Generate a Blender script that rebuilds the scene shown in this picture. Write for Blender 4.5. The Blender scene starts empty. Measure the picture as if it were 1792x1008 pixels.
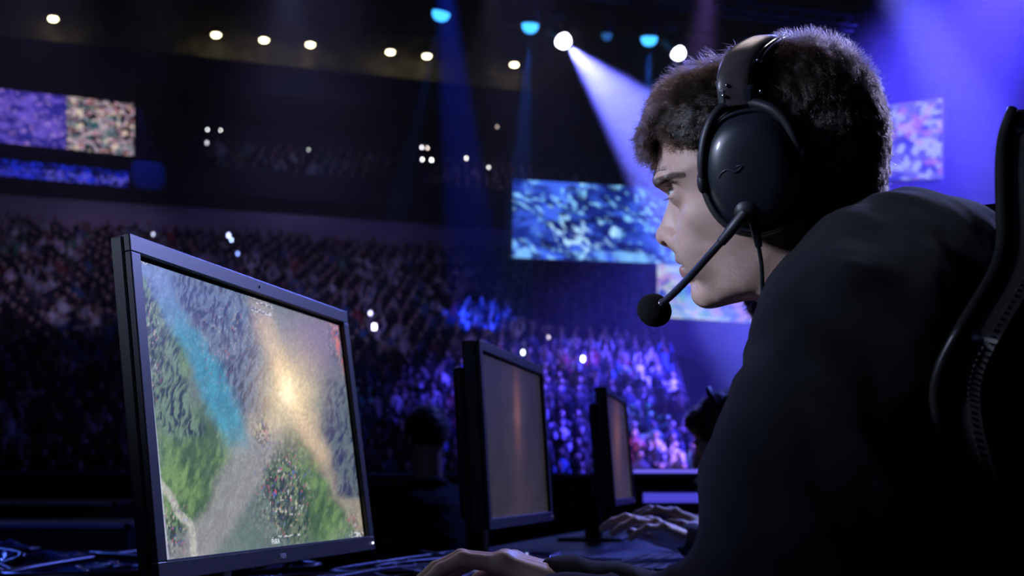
import bpy, bmesh, math, random
import numpy as np
from mathutils import Vector, Matrix

# ------------------------------------------------------------------ camera, world, lights, exposure
scene = bpy.context.scene
COL = scene.collection
F_PX, HORIZON = 2100.0, 844.0
PITCH = math.atan((HORIZON - 504) / F_PX)
CAM = np.array([0.0, 0.0, 0.92])
cam_data = bpy.data.cameras.new('camera')
cam_data.sensor_width = 36.0
cam_data.lens = F_PX / 1792 * 36
cam_data.clip_start, cam_data.clip_end = 0.05, 400
cam_data.dof.use_dof = True
cam_data.dof.focus_distance = 1.15
cam_data.dof.aperture_fstop = 8.0
cam = bpy.data.objects.new('camera', cam_data); COL.objects.link(cam)
cam.location = CAM; cam.rotation_euler = (math.pi / 2 + PITCH, 0, 0)
scene.camera = cam
_c, _s = math.cos(PITCH), math.sin(PITCH)

def ray(px, py):
    x, u, d = (px - 896) / F_PX, (504 - py) / F_PX, 1.0
    return np.array([x, d * _c - u * _s, d * _s + u * _c])

def at(px, py, depth):
    """world point seen at a photo pixel, at a distance along the optical axis"""
    return CAM + ray(px, py) * depth

def on_plane(px, py, p0, n):
    r = ray(px, py)
    return CAM + r * (np.dot(np.asarray(p0) - CAM, n) / np.dot(r, n))

def to_px(P):
    Q = np.asarray(P) - CAM
    d = Q[..., 1] * _c + Q[..., 2] * _s
    u = -Q[..., 1] * _s + Q[..., 2] * _c
    return 896 + F_PX * Q[..., 0] / d, 504 - F_PX * u / d, d

vs = scene.view_settings
scene.display_settings.display_device = 'sRGB'
vs.view_transform = 'Standard'; vs.look = 'None'; vs.gamma = 1.0; vs.use_curve_mapping = False
vs.exposure = 0.0
cy = scene.cycles
cy.use_denoising = True
cy.max_bounces = 5; cy.diffuse_bounces = 2; cy.glossy_bounces = 3; cy.transmission_bounces = 4
cy.volume_bounces = 0; cy.transparent_max_bounces = 6
cy.sample_clamp_indirect = 4.0; cy.sample_clamp_direct = 0.0
cy.caustics_reflective = False; cy.caustics_refractive = False

world = bpy.data.worlds.new('night'); scene.world = world
world.use_nodes = True
world.node_tree.nodes['Background'].inputs[0].default_value = (0.10, 0.10, 0.35, 1)
world.node_tree.nodes['Background'].inputs[1].default_value = 0.006

def look(o, target):
    d = Vector(target) - o.location
    o.rotation_euler = d.to_track_quat('-Z', 'Y').to_euler()

def spot(loc, target, power, color, angle, blend=0.3, radius=0.15, name='stage_spot'):
    l = bpy.data.lights.new(name, 'SPOT'); l.energy = power; l.color = color
    l.spot_size = math.radians(angle); l.spot_blend = blend; l.shadow_soft_size = radius
    o = bpy.data.objects.new(name, l); COL.objects.link(o); o.location = loc; look(o, target)
    return o

def area(loc, target, power, color, sx, sy, name='stage_wash'):
    l = bpy.data.lights.new(name, 'AREA'); l.energy = power; l.color = color
    l.shape = 'RECTANGLE'; l.size = sx; l.size_y = sy
    o = bpy.data.objects.new(name, l); COL.objects.link(o); o.location = loc; look(o, target)
    return o

# front key and fill are unseen lamps added for the face; stage lights behind
spot((-1.50, 0.62, 1.72), (0.17, 1.10, 1.13), 520, (0.60, 0.70, 1.0), 14, 0.8, 0.30, 'front_key')
area((-1.9, -0.6, 2.6), (0.2, 1.15, 1.1), 5.0, (0.30, 0.42, 1.0), 1.2, 0.8, 'front_fill')
spot((3.2, 4.5, 3.6), (0.35, 1.1, 1.25), 850, (0.36, 0.42, 1.0), 40, 0.5, 0.25, 'rear_violet')
spot((-1.3, 5.0, 4.2), (0.25, 1.15, 1.3), 110, (0.40, 0.34, 1.0), 34, 0.5, 0.2, 'rear_left_violet')
spot((0.6, 3.2, 3.4), (-0.05, 1.35, 0.8), 55, (1.0, 0.84, 0.86), 26, 0.6, 0.2, 'desk_warm')
spot((2.0, 7.0, 4.5), (0.35, 3.2, 0.8), 850, (0.12, 0.17, 1.0), 46, 0.6, 0.3, 'desk_blue')
spot((-3.5, 5.2, 3.2), (-1.5, 2.6, 0.7), 260, (0.08, 0.16, 1.0), 45, 0.6, 0.2, 'cable_blue')

# beams in the hall: (lens pixel, depth, aim pixel, aim depth, power, colour, cone angle, lens radius)
WHITE_V = (0.14, 0.15, 1.0); BLUE = (0.02, 0.16, 1.0)
BEAMS = [
    (985, 71, 36, 1290, 400, 30, 300000, WHITE_V, 28, 0.22),
    (1186, 92, 38, 1480, 400, 34, 150000, WHITE_V, 22, 0.22),
    (928, 44, 36, 905, 420, 36, 20000, BLUE, 11, 0.22),
    (772, 23, 36, 742, 160, 36, 6000, BLUE, 8, 0.22),
    (1136, 67, 38, 1128, 420, 38, 32000, BLUE, 11, 0.22),
    (1062, 60, 46, 1062, 300, 46, 1500, BLUE, 8, 0.20),
]
for (x, y, d, tx, ty, td, p, c, a, r) in BEAMS:
    o = at(x, y, d); t = at(tx, ty, td)
    o2 = o + (t - o) / np.linalg.norm(t - o) * 0.35
    spot(o2, t, p, c, a, 0.35, 0.10, 'beam_light')
# flood beam beyond the top right corner; unseen washes added for the violet haze
spot(at(1450, -260, 30), at(1830, 460, 30), 360000, (0.15, 0.15, 1.0), 16, 0.5, 0.3, 'flood_beam')
spot(at(1900, -260, 40), at(1540, 340, 40), 600000, (0.065, 0.048, 1.0), 46, 0.9, 0.5, 'flood_wash')
spot(at(1300, -500, 50), at(1310, 600, 34), 1400000, (0.04, 0.045, 1.0), 28, 0.9, 0.5, 'flood_wash')
# pools of light on the crowd
spot(at(560, -300, 20), at(520, 480, 47), 8000, (0.44, 0.38, 1.0), 30, 1.0, 0.3, 'crowd_light')
spot(at(60, -300, 20), at(60, 480, 48), 6500, (0.52, 0.44, 1.0), 26, 1.0, 0.3, 'crowd_light')
spot(at(330, -300, 20), at(200, 400, 54), 6000, (0.55, 0.45, 1.0), 10, 1.0, 0.3, 'crowd_light')
spot(at(900, -300, 22), at(960, 600, 44), 10000, (0.36, 0.32, 1.0), 22, 1.0, 0.3, 'crowd_light')
spot(at(760, -200, 26), at(835, 535, 48), 150000, (0.01, 0.04, 1.0), 7, 0.4, 0.1, 'crowd_blue')
spot(at(1250, -100, 26), at(1150, 740, 34), 26000, (0.42, 0.22, 1.0), 16, 0.7, 0.2, 'crowd_violet')

spot(at(500, -60, 30), at(520, 250, 60), 8000, (0.36, 0.40, 1.0), 17, 1.0, 0.2, 'upper_tier_light')  # added spots that brighten the dim upper-tier crowd
spot(at(860, -60, 30), at(860, 262, 60), 6000, (0.60, 0.50, 0.95), 11, 1.0, 0.2, 'upper_tier_light')

# ------------------------------------------------------------------ helpers
UP = np.array([0, 0, 1.0])
def srgb(c):
    c = np.asarray(c, float) / 255.0
    return np.where(c <= 0.04045, c / 12.92, ((c + 0.055) / 1.055) ** 2.4)

def rgba(c):
    return tuple(float(v) for v in c[:3]) + (1.0,)

MATS = {}
def mat(name, color=(0.1, 0.1, 0.1), rough=0.5, metal=0.0, emit=None, strength=1.0, noise=None, bump=None,
        attr=None, emit_attr=None, coat=0.0, sheen=0.0, sss=0.0, spec=0.5, rnd=None):
    """noise=(scale, second colour, lo, hi); bump=(scale, strength, distance)"""
    if name in MATS: return MATS[name]
    m = bpy.data.materials.new(name); m.use_nodes = True; nt = m.node_tree
    b = nt.nodes['Principled BSDF']; L = nt.links.new
    b.inputs['Base Color'].default_value = rgba(color); b.inputs['Roughness'].default_value = rough
    b.inputs['Metallic'].default_value = metal; b.inputs['Specular IOR Level'].default_value = spec
    b.inputs['Coat Weight'].default_value = coat; b.inputs['Sheen Weight'].default_value = sheen
    if sss:
        b.inputs['Subsurface Weight'].default_value = sss
        b.inputs['Subsurface Radius'].default_value = (0.012, 0.005, 0.003)
        b.inputs['Subsurface Scale'].default_value = 0.4
    tc = nt.nodes.new('ShaderNodeTexCoord')
    if attr:
        a = nt.nodes.new('ShaderNodeAttribute'); a.attribute_name = attr
        L(a.outputs['Color'], b.inputs['Base Color'])
    if rnd:
        src = nt.nodes.new('ShaderNodeObjectInfo').outputs['Random']
        if rnd[0] == 'attr':
            a = nt.nodes.new('ShaderNodeAttribute'); a.attribute_name = 'rnd'; src = a.outputs['Fac']
        rp = nt.nodes.new('ShaderNodeValToRGB'); rp.color_ramp.interpolation = 'CONSTANT'
        L(src, rp.inputs[0]); els = rp.color_ramp.elements
        for i, (p, c) in enumerate(rnd[1]):
            e = els[i] if i < 2 else els.new(p)
            e.position = p; e.color = rgba(c)
        L(rp.outputs[0], b.inputs['Base Color'])
    if noise:
        n = nt.nodes.new('ShaderNodeTexNoise'); n.inputs['Scale'].default_value = noise[0]
        n.inputs['Detail'].default_value = 6
        L(tc.outputs['Object'], n.inputs['Vector'])
        r = nt.nodes.new('ShaderNodeMapRange')
        r.inputs[1].default_value = noise[2]; r.inputs[2].default_value = noise[3]
        L(n.outputs['Fac'], r.inputs[0])
        mx = nt.nodes.new('ShaderNodeMix'); mx.data_type = 'RGBA'
        L(r.outputs[0], mx.inputs[0]); mx.inputs[7].default_value = rgba(noise[1])
        if attr: L(a.outputs['Color'], mx.inputs[6])
        else: mx.inputs[6].default_value = rgba(color)
        L(mx.outputs[2], b.inputs['Base Color'])
    if bump:
        n = nt.nodes.new('ShaderNodeTexNoise'); n.inputs['Scale'].default_value = bump[0]; n.inputs['Detail'].default_value = 5
        L(tc.outputs['Object'], n.inputs['Vector'])
        bp = nt.nodes.new('ShaderNodeBump'); bp.inputs['Strength'].default_value = bump[1]; bp.inputs['Distance'].default_value = bump[2]
        L(n.outputs['Fac'], bp.inputs['Height']); L(bp.outputs[0], b.inputs['Normal'])
    if emit is not None:
        b.inputs['Emission Color'].default_value = rgba(emit); b.inputs['Emission Strength'].default_value = strength
    if emit_attr:
        a = nt.nodes.new('ShaderNodeAttribute'); a.attribute_name = emit_attr
        L(a.outputs['Color'], b.inputs['Emission Color']); b.inputs['Emission Strength'].default_value = strength
    MATS[name] = m
    return m

class MB:
    """collects verts/faces, builds one mesh object"""
    def __init__(s): s.v = []; s.f = []; s.mi = []; s.n = 0
    def add(s, V, Fc, mi=0):
        V = np.asarray(V, float).reshape(-1, 3)
        s.v.append(V); s.f.extend([tuple(int(i) + s.n for i in f) for f in Fc]); s.mi.extend([mi] * len(Fc)); s.n += len(V)
        return s
    def box(s, lo, hi, mi=0, M=None):
        x0, y0, z0 = lo; x1, y1, z1 = hi
        V = np.array([[x0,y0,z0],[x1,y0,z0],[x1,y1,z0],[x0,y1,z0],[x0,y0,z1],[x1,y0,z1],[x1,y1,z1],[x0,y1,z1]], float)
        if M is not None: V = V @ np.array(M)[:3, :3].T + np.array(M)[:3, 3]
        return s.add(V, [(0,3,2,1),(4,5,6,7),(0,1,5,4),(1,2,6,5),(2,3,7,6),(3,0,4,7)], mi)
    def tube(s, pts, r, n=10, mi=0, cap=True):
        P = np.asarray(pts, float); k = len(P); r = np.broadcast_to(np.asarray(r, float), (k,))
        T = np.gradient(P, axis=0); T /= np.linalg.norm(T, axis=1)[:, None] + 1e-12
        up = np.array([0, 0, 1.0]) if abs(T[0][2]) < 0.9 else np.array([1.0, 0, 0])
        U = np.cross(T[0], up); U /= np.linalg.norm(U); V = []
        for i in range(k):
            U = U - T[i] * np.dot(U, T[i]); U /= np.linalg.norm(U); B = np.cross(T[i], U)
            a = np.arange(n) * 2 * math.pi / n
            V.append(P[i] + r[i] * (np.cos(a)[:, None] * U + np.sin(a)[:, None] * B))
        Fc = [(i*n+j, i*n+(j+1) % n, (i+1)*n+(j+1) % n, (i+1)*n+j) for i in range(k-1) for j in range(n)]
        if cap: Fc += [tuple(range(n))[::-1], tuple((k-1)*n + j for j in range(n))]
        return s.add(np.concatenate(V), Fc, mi)
    def lathe(s, prof, M, n=24, mi=0):
        """prof [(radius, height)] around local z"""
        V = []
        for (r, h) in prof:
            a = np.arange(n) * 2 * math.pi / n
            V.append(np.stack([r*np.cos(a), r*np.sin(a), np.full(n, h)], 1))
        V = np.concatenate(V); M = np.array(M); V = V @ M[:3, :3].T + M[:3, 3]; k = len(prof)
        Fc = [(i*n+j, i*n+(j+1) % n, (i+1)*n+(j+1) % n, (i+1)*n+j) for i in range(k-1) for j in range(n)]
        Fc += [tuple(range(n))[::-1], tuple((k-1)*n + j for j in range(n))]
        return s.add(V, Fc, mi)
    def ball(s, c, r, nu=12, nv=8, mi=0, R=None):
        r = np.broadcast_to(np.asarray(r, float), (3,)); V = [[0, 0, 1.0]]
        for i in range(1, nv):
            t = math.pi * i / nv
            for j in range(nu):
                p = 2 * math.pi * j / nu; V.append([math.sin(t)*math.cos(p), math.sin(t)*math.sin(p), math.cos(t)])
        V.append([0, 0, -1.0]); V = np.array(V) * r
        if R is not None: V = V @ np.array(R)[:3, :3].T
        Fc = [(0, 1+j, 1+(j+1) % nu) for j in range(nu)]
        for i in range(nv-2):
            Fc += [(1+i*nu+j, 1+(i+1)*nu+j, 1+(i+1)*nu+(j+1) % nu, 1+i*nu+(j+1) % nu) for j in range(nu)]
        e = 1+(nv-1)*nu; Fc += [(e, 1+(nv-2)*nu+(j+1) % nu, 1+(nv-2)*nu+j) for j in range(nu)]
        return s.add(V + np.asarray(c, float), Fc, mi)
    def build(s, name, m, parent=None, smooth=False, bevel=0, attrs=None, loc=None, M=None):
        V = np.concatenate(s.v)
        return mesh_obj(name, V, s.f, m, parent, smooth, bevel, s.mi, attrs, loc, M)

def mesh_obj(name, V, Fc, m, parent=None, smooth=False, bevel=0, mi=None, attrs=None, loc=None, M=None):
    """V in world space unless M / loc moves it; children keep world positions"""
    V = np.asarray(V, float)
    if loc is None: loc = np.zeros(3) if parent is not None else np.array([(V[:, 0].min()+V[:, 0].max())/2, (V[:, 1].min()+V[:, 1].max())/2, V[:, 2].min()])
    loc = np.asarray(loc, float)
    origin = np.array(parent.matrix_basis.translation) if parent is not None else loc
    if parent is not None and parent.parent is not None: origin = origin + np.array(parent.parent.matrix_basis.translation)
    me = bpy.data.meshes.new(name)
    if isinstance(Fc, np.ndarray):
        me.vertices.add(len(V)); me.vertices.foreach_set('co', (V - origin).astype(np.float32).ravel())
        k = Fc.shape[1]; me.loops.add(Fc.size); me.loops.foreach_set('vertex_index', Fc.astype(np.int32).ravel())
        me.polygons.add(len(Fc)); me.polygons.foreach_set('loop_start', (np.arange(len(Fc)) * k).astype(np.int32))
        me.update(calc_edges=True); me.validate()
    else:
        me.from_pydata((V - origin).tolist(), [], Fc); me.update()
    ms = m if isinstance(m, (list, tuple)) else [m]
    for x in ms: me.materials.append(x)
    if mi is not None and len(ms) > 1: me.polygons.foreach_set('material_index', np.asarray(mi, np.int32))
    if smooth: me.polygons.foreach_set('use_smooth', np.ones(len(me.polygons), bool))
    for k, (dom, arr) in (attrs or {}).items():
        arr = np.asarray(arr, np.float32)
        if arr.ndim == 2:
            at_ = me.color_attributes.new(k, 'FLOAT_COLOR', 'POINT')
            full = np.ones((len(arr), 4), np.float32); full[:, :arr.shape[1]] = arr
            at_.data.foreach_set('color', full.ravel())
        else:
            at_ = me.attributes.new(k, 'FLOAT', dom); at_.data.foreach_set('value', arr)
    o = bpy.data.objects.new(name, me); COL.objects.link(o)
    if parent is not None: o.parent = parent
    else: o.location = loc
    if bevel:
        bm = o.modifiers.new('bevel', 'BEVEL'); bm.width = bevel; bm.segments = 2; bm.limit_method = 'ANGLE'
        bm.harden_normals = False
    return o

def empty(name, loc):
    o = bpy.data.objects.new(name, None); o.empty_display_size = 0.1; COL.objects.link(o); o.location = loc
    return o

def tag(o, label=None, cat=None, group=None, kind=None):
    if label: o['label'] = label
    if cat: o['category'] = cat
    if group: o['group'] = group
    if kind: o['kind'] = kind
    return o

def frame_m(o, x, y, z):
    M = np.eye(4); M[:3, 0] = x; M[:3, 1] = y; M[:3, 2] = z; M[:3, 3] = o
    return M

def vnoise(x, y, seed=0):
    xi, yi = np.floor(x).astype(np.int64), np.floor(y).astype(np.int64); fx, fy = x - xi, y - yi
    fx = fx*fx*(3-2*fx); fy = fy*fy*(3-2*fy)
    def h(a, b):
        n = (a * 374761393 + b * 668265263 + seed * 1442695041) & 0xffffffff
        n = ((n ^ (n >> 13)) * 1274126177) & 0xffffffff
        return ((n ^ (n >> 16)) & 0xffff) / 65535.0
    return (h(xi, yi)*(1-fx)+h(xi+1, yi)*fx)*(1-fy) + (h(xi, yi+1)*(1-fx)+h(xi+1, yi+1)*fx)*fy

def fbm(x, y, seed=0, o=4):
    t = 0; a = 0.5; n = 0
    for i in range(o): t = t + a*vnoise(x, y, seed+i); n += a; a *= 0.5; x = x*2.03; y = y*2.03
    return t / n

def smooth01(x, a, b):
    t = np.clip((x - a) / (b - a), 0, 1); return t*t*(3-2*t)

def seg_dist(x, y, pts):
    """distance to a polyline and the position 0..1 along it"""
    best = np.full(np.shape(x), 1e9); pos = np.zeros(np.shape(x)); n = len(pts) - 1
    for i in range(n):
        (x0, y0), (x1, y1) = pts[i][:2], pts[i+1][:2]
        dx, dy = x1-x0, y1-y0; t = np.clip(((x-x0)*dx+(y-y0)*dy)/(dx*dx+dy*dy+1e-9), 0, 1)
        d = np.hypot(x-x0-t*dx, y-y0-t*dy); m = d < best
        best = np.where(m, d, best); pos = np.where(m, (i+t)/n, pos)
    return best, pos

def grid_faces(nu, nv):
    i, j = np.meshgrid(np.arange(nu-1), np.arange(nv-1), indexing='ij'); a = i*nv+j
    return np.stack([a, a+nv, a+nv+1, a+1], -1).reshape(-1, 4)

BLACK = mat('black_plastic', (0.006, 0.006, 0.008), 0.42)
DARK = mat('dark_paint', (0.012, 0.012, 0.016), 0.6, noise=(3, (0.02, 0.02, 0.026), 0.4, 0.7))
METAL = mat('dark_metal', (0.05, 0.05, 0.06), 0.4, 0.8)
CABLE = mat('cable_rubber', (0.015, 0.015, 0.02), 0.3)
# ------------------------------------------------------------------ the arena
A_DIR = np.array([0.95, 0.312, 0.0]); A_DIR /= np.linalg.norm(A_DIR)
A_OUT = np.array([-A_DIR[1], A_DIR[0], 0.0])
def arena(s, t, z): return A_DIR*s + A_OUT*t + UP*z
def z_at(y, t, x=0):
    """height of the line that passes photo row y at column x, on the arena plane at distance t"""
    r = ray(x, y); return CAM[2] + r[2] * t / np.dot(r, A_OUT)
def s_at(x, y, t):
    r = ray(x, y); k = t / np.dot(r, A_OUT); return np.dot(r*k, A_DIR)
S0, S1 = -62.0, 70.0
FLOOR_Z = -1.0
def slab(name, sec, m, label=None, s0=S0, s1=S1, s1f=None):
    """solid of a (t,z) section polygon swept along the stand"""
    n = len(sec); V = [arena(s0, t, z) for t, z in sec] + [arena(s1f(t) if s1f else s1, t, z) for t, z in sec]
    Fc = [tuple(range(n)), tuple(range(2*n-1, n-1, -1))] + [(i, n+i, n+(i+1) % n, (i+1) % n) for i in range(n)]
    return tag(mesh_obj(name, V, Fc, m), kind='structure')

CONC = mat('dark_concrete', (0.02, 0.02, 0.026), 0.8, noise=(0.6, (0.03, 0.03, 0.04), 0.35, 0.7))
FASCIA = mat('balcony_paint', (0.006, 0.006, 0.008), 0.7, noise=(0.5, (0.010, 0.010, 0.014), 0.4, 0.6))
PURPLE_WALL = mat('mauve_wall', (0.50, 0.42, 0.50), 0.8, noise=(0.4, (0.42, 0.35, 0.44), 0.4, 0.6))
OLIVE = mat('concourse_wall', (0.09, 0.085, 0.065), 0.8, noise=(1.4, (0.02, 0.02, 0.02), 0.35, 0.65))

fl = MB().box((-70, -8, FLOOR_Z-0.2), (75, 95, FLOOR_Z)).build('floor', CONC); tag(fl, kind='structure')
STAGE_Z = 0.0
st = MB().box((-7, -4, FLOOR_Z), (9, 8.5, STAGE_Z)).build('floor_stage', mat('stage_floor', (0.012, 0.012, 0.016), 0.25, noise=(2, (0.02, 0.02, 0.03), 0.4, 0.6)))
tag(st, kind='structure')
ce = MB().box((-70, -8, 31), (75, 95, 31.3)).build('ceiling', mat('ceiling_black', (0.012, 0.012, 0.02), 0.9)); tag(ce, kind='structure')

T0, ZF = 28.0, FLOOR_Z + 0.6
T1 = 60.0; Z1 = z_at(352, T1)
NR = 40
def row(i): return T0 + (T1-T0)*i/NR, ZF + (Z1-1.2-ZF)*i/NR
sec = [(T0, FLOOR_Z)]
for i in range(NR):
    t, z = row(i); t2, z2 = row(i+1); sec += [(t, z), (t2, z)]
sec += [(T1, FLOOR_Z)]
_sa, _sb = s_at(1255, 790, T0+2), s_at(1150, 500, T1-6)
def s_end(t): return _sa+(_sb-_sa)*(t-T0-2)/(T1-T0-8)
slab('floor_lower_stand', sec, CONC, s1f=s_end)
za = z_at(306, 60.5)
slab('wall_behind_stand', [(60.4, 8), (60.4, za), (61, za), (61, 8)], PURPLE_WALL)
TB = 57.0
zb0, zb1 = z_at(312, TB), z_at(262, TB)
slab('wall_balcony_front', [(TB, zb0), (TB, zb1), (TB+0.5, zb1), (TB+0.5, zb0+0.6), (62, zb0+0.6), (62, zb0)], FASCIA)
NU = 9
TU1 = 68.0; ZU1 = z_at(188, TU1)
def urow(i): return TB+0.8 + (TU1-TB-0.8)*i/NU, zb1-1.0 + (ZU1-1.2-zb1+1.0)*i/NU
sec = [(TB+0.8, zb0+0.4)]
for i in range(NU):
    t, z = urow(i); t2, z2 = urow(i+1); sec += [(t, z), (t2, z)]
sec += [(TU1, zb0+0.4)]
slab('floor_upper_stand', sec, CONC)
slab('wall_upper', [(TU1, 10), (TU1, 31), (TU1+0.5, 31), (TU1+0.5, 10)], FASCIA)
zc0, zc1 = z_at(118, 62), z_at(62, 62)
slab('wall_top_fascia', [(62, zc0), (62, zc1), (62.4, zc1), (62.4, zc0)], mat('top_fascia', (0.03, 0.032, 0.05), 0.6, noise=(0.3, (0.02, 0.02, 0.035), 0.4, 0.6)))
slab('floor_concourse', [(62.4, zc0), (62.4, zc0+0.4), (TU1, zc0+0.4), (TU1, zc0)], FASCIA)
slab('wall_concourse', [(66.5, zc0+0.4), (66.5, 31), (66.9, 31), (66.9, zc0+0.4)], OLIVE)
# far end wall on the right, lit violet through the haze
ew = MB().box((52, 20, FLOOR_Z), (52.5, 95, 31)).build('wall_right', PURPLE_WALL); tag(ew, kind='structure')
ew = MB().box((-62.5, 0, FLOOR_Z), (-62, 95, 31)).build('wall_left', FASCIA); tag(ew, kind='structure')
# roof beams
for k in range(7):
    y = 18 + k*8
    tr = MB()
    for (dy, dz) in ((0, 0), (1.2, 0), (0, 1.3), (1.2, 1.3)):
        tr.box((-60, y+dy-.08, 27+dz-.08), (70, y+dy+.08, 27+dz+.08))
    n = 60
    for i in range(n):
        x0 = -60+130*i/n; x1 = x0+130/n
        a, b = ((27.0, 28.3) if i % 2 else (28.3, 27.0))
        for dy in (0, 1.2):
            tr.tube([[x0, y+dy, a], [x1, y+dy, b]], 0.05, 5)
    o = tr.build('roof_truss', METAL)
    tag(o, 'dark lattice steel truss running across the arena roof', 'truss', 'roof trusses of the arena')

# warm downlights of the top concourse
WARM = mat('warm_lamp', (0.8, 0.8, 0.7), 0.4, emit=(1.0, 0.86, 0.52), strength=14)
names = ['leftmost of the warm downlights high in the stand, alone in the corner', 'first of three close warm downlights, left of them',
         'middle of three close warm downlights high in the stand', 'right of three close warm downlights high in the stand',
         'left one of a pair of warm downlights before the blue lamps', 'right one of a pair of warm downlights before the blue lamps',
         'rightmost warm downlight, just left of the second blue lamp beam']
for i, (x, y) in enumerate([(93, 35), (378, 63), (462, 72), (543, 80), (683, 93), (747, 100), (900, 115)]):
    p = on_plane(x, y, arena(0, 65.2, 0), A_OUT)
    e = empty('downlight', p)
    M = frame_m(p, [1, 0, 0], [0, 1, 0], [0, 0, 1])
    MB().lathe([(0.30, 0.42), (0.34, 0.40), (0.38, 0.12), (0.30, 0.10), (0.05, 0.11)], M, 20).build('housing', METAL, e, True)
    MB().ball(p + [0, 0, 0.06], (0.24, 0.22, 0.13), 16, 10).build('bulb', WARM, e, True)
    MB().box((p[0]-.03, p[1]-.03, p[2]+.4), (p[0]+.03, p[1]+.03, p[2]+1.2)).build('stem', METAL, e)
    tag(e, names[i], 'light', 'warm downlights of the top concourse')
    l = bpy.data.lights.new('downlight_glow', 'POINT'); l.energy = 12; l.color = (1.0, 0.80, 0.42); l.shadow_soft_size = 0.2
    lo = bpy.data.objects.new('downlight_glow', l); COL.objects.link(lo); lo.location = p + A_OUT*0.0 - [0, 0, 0.45]

# stage lights: moving heads on a rig
rigm = mat('lamp_housing', (0.02, 0.02, 0.025), 0.45, 0.3)
LENS_W = mat('white_lens', (0.9, 0.9, 1.0), 0.3, emit=(0.75, 0.75, 1.0), strength=16)
LENS_B = mat('blue_lens', (0.2, 0.5, 1.0), 0.3, emit=(0.05, 0.42, 1.0), strength=2.4)
LENS_D = mat('dim_blue_lens', (0.1, 0.3, 0.8), 0.3, emit=(0.05, 0.25, 0.7), strength=0.45)
blabels = ['bright white spotlight with the widest beam, left of the two white ones', 'bright white spotlight just above the front of the player\'s hair',
           'blue spotlight between the white one and the far left blue one', 'leftmost blue spotlight, nearest the top edge of the picture',
           'blue spotlight between the two bright white ones, with a pale beam', 'small dim blue spotlight between two brighter lamps']
for i, (x, y, d, tx, ty, td, p_, c, a, r) in enumerate(BEAMS):
    o = at(x, y, d); t = at(tx, ty, td); dz = (t-o)/np.linalg.norm(t-o)
    # the lens leans between its aim and the audience-side viewer, as the photo shows a nearly full disc
    dx = np.cross(dz, UP); dx /= np.linalg.norm(dx); dy = np.cross(dz, dx)
    M = frame_m(o, dx, dy, dz)
    e = empty('stage_light', o)
    R = {0: 0.23, 1: 0.22, 2: 0.25, 3: 0.27, 4: 0.26, 5: 0.2}[i]
    MB().lathe([(0.12, -0.75), (0.22, -0.7), (0.26, -0.35), (R+0.03, -0.1), (R+0.04, -0.02), (R, -0.02)], M, 24).build('head', rigm, e, True)
    MB().lathe([(R, -0.03), (R*.97, 0.06), (R*.8, 0.16), (R*.5, 0.22), (R*.15, 0.245)], M, 28).build('lens', LENS_W if i < 2 else (LENS_D if i == 5 else LENS_B), e, True)
    yk = MB(); hx = R+0.12
    h = o - dz*0.35
    yk.tube([h+dx*hx, h+dx*hx+UP*0.55, h-dx*hx+UP*0.55, h-dx*hx], 0.035, 8)
    yk.build('yoke', rigm, e)
    MB().box(h+[-.2, -.16, .56], h+[.2, .16, .78]).build('base', rigm, e)
    MB().tube([h+UP*.7, h+UP*1.45], .03, 8).build('clamp', rigm, e)
    tag(e, blabels[i], 'stage light', 'stage spotlights on the rig')
# the rig bar they hang from
pts = [at(x, y, d) for (x, y, d) in ((700, -12, 36), (985, 30, 36), (1200, 52, 38), (1500, 92, 40))]
rb = MB()
for off in ((0, 0.9), (0.5, 0.9), (0.25, 1.35)):
    rb.tube([p + np.array([0, off[0], off[1]-0.0]) for p in pts], 0.05, 8)
for k in range(3):
    for q in np.linspace(0, 1, 12)[:-1]:
        a = pts[k]*(1-q)+pts[k+1]*q; b = pts[k]*(1-q-.09)+pts[k+1]*(q+.09)
        rb.tube([a+[0, 0, .9], b+[0, .25, 1.35]], 0.025, 5); rb.tube([a+[0, .5, .9], b+[0, .25, 1.35]], 0.025, 5)
tag(rb.build('lighting_truss', METAL), 'dark lighting truss that carries the row of stage spotlights', 'truss')

# haze in the hall (the photo shows beams because of it)
hs_ = [(12.0, FLOOR_Z+.05), (T0-.3, FLOOR_Z+.05), (T0-.3, ZF+.9), (TB-.4, zb0-1.2), (TB-.4, 30.8), (12.0, 30.8)]
V = [arena(-44, t, z) for t, z in hs_]+[arena(56, t, z) for t, z in hs_]; n_ = len(hs_)
hz = mesh_obj('haze', V, [tuple(range(n_)), tuple(range(2*n_-1, n_-1, -1))]+[(i, n_+i, n_+(i+1) % n_, (i+1) % n_) for i in range(n_)], mat('haze_dummy'))
bmh = bmesh.new(); bmh.from_mesh(hz.data); bmesh.ops.recalc_face_normals(bmh, faces=bmh.faces); bmh.to_mesh(hz.data); bmh.free()
HAZE_D = 0.0060
hm = bpy.data.materials.new('haze'); hm.use_nodes = True; nt = hm.node_tree
for n in list(nt.nodes):
    if n.type != 'OUTPUT_MATERIAL': nt.nodes.remove(n)
vsn = nt.nodes.new('ShaderNodeVolumeScatter'); vsn.inputs['Density'].default_value = HAZE_D; vsn.inputs['Anisotropy'].default_value = 0.25
vsn.inputs['Color'].default_value = (1, 1, 1, 1)
nt.links.new(vsn.outputs[0], nt.nodes['Material Output'].inputs['Volume'])
hz.data.materials.clear(); hz.data.materials.append(hm)
tag(hz, 'thin stage haze filling the hall, lit violet and blue by the beams', 'haze', kind='stuff')

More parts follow.
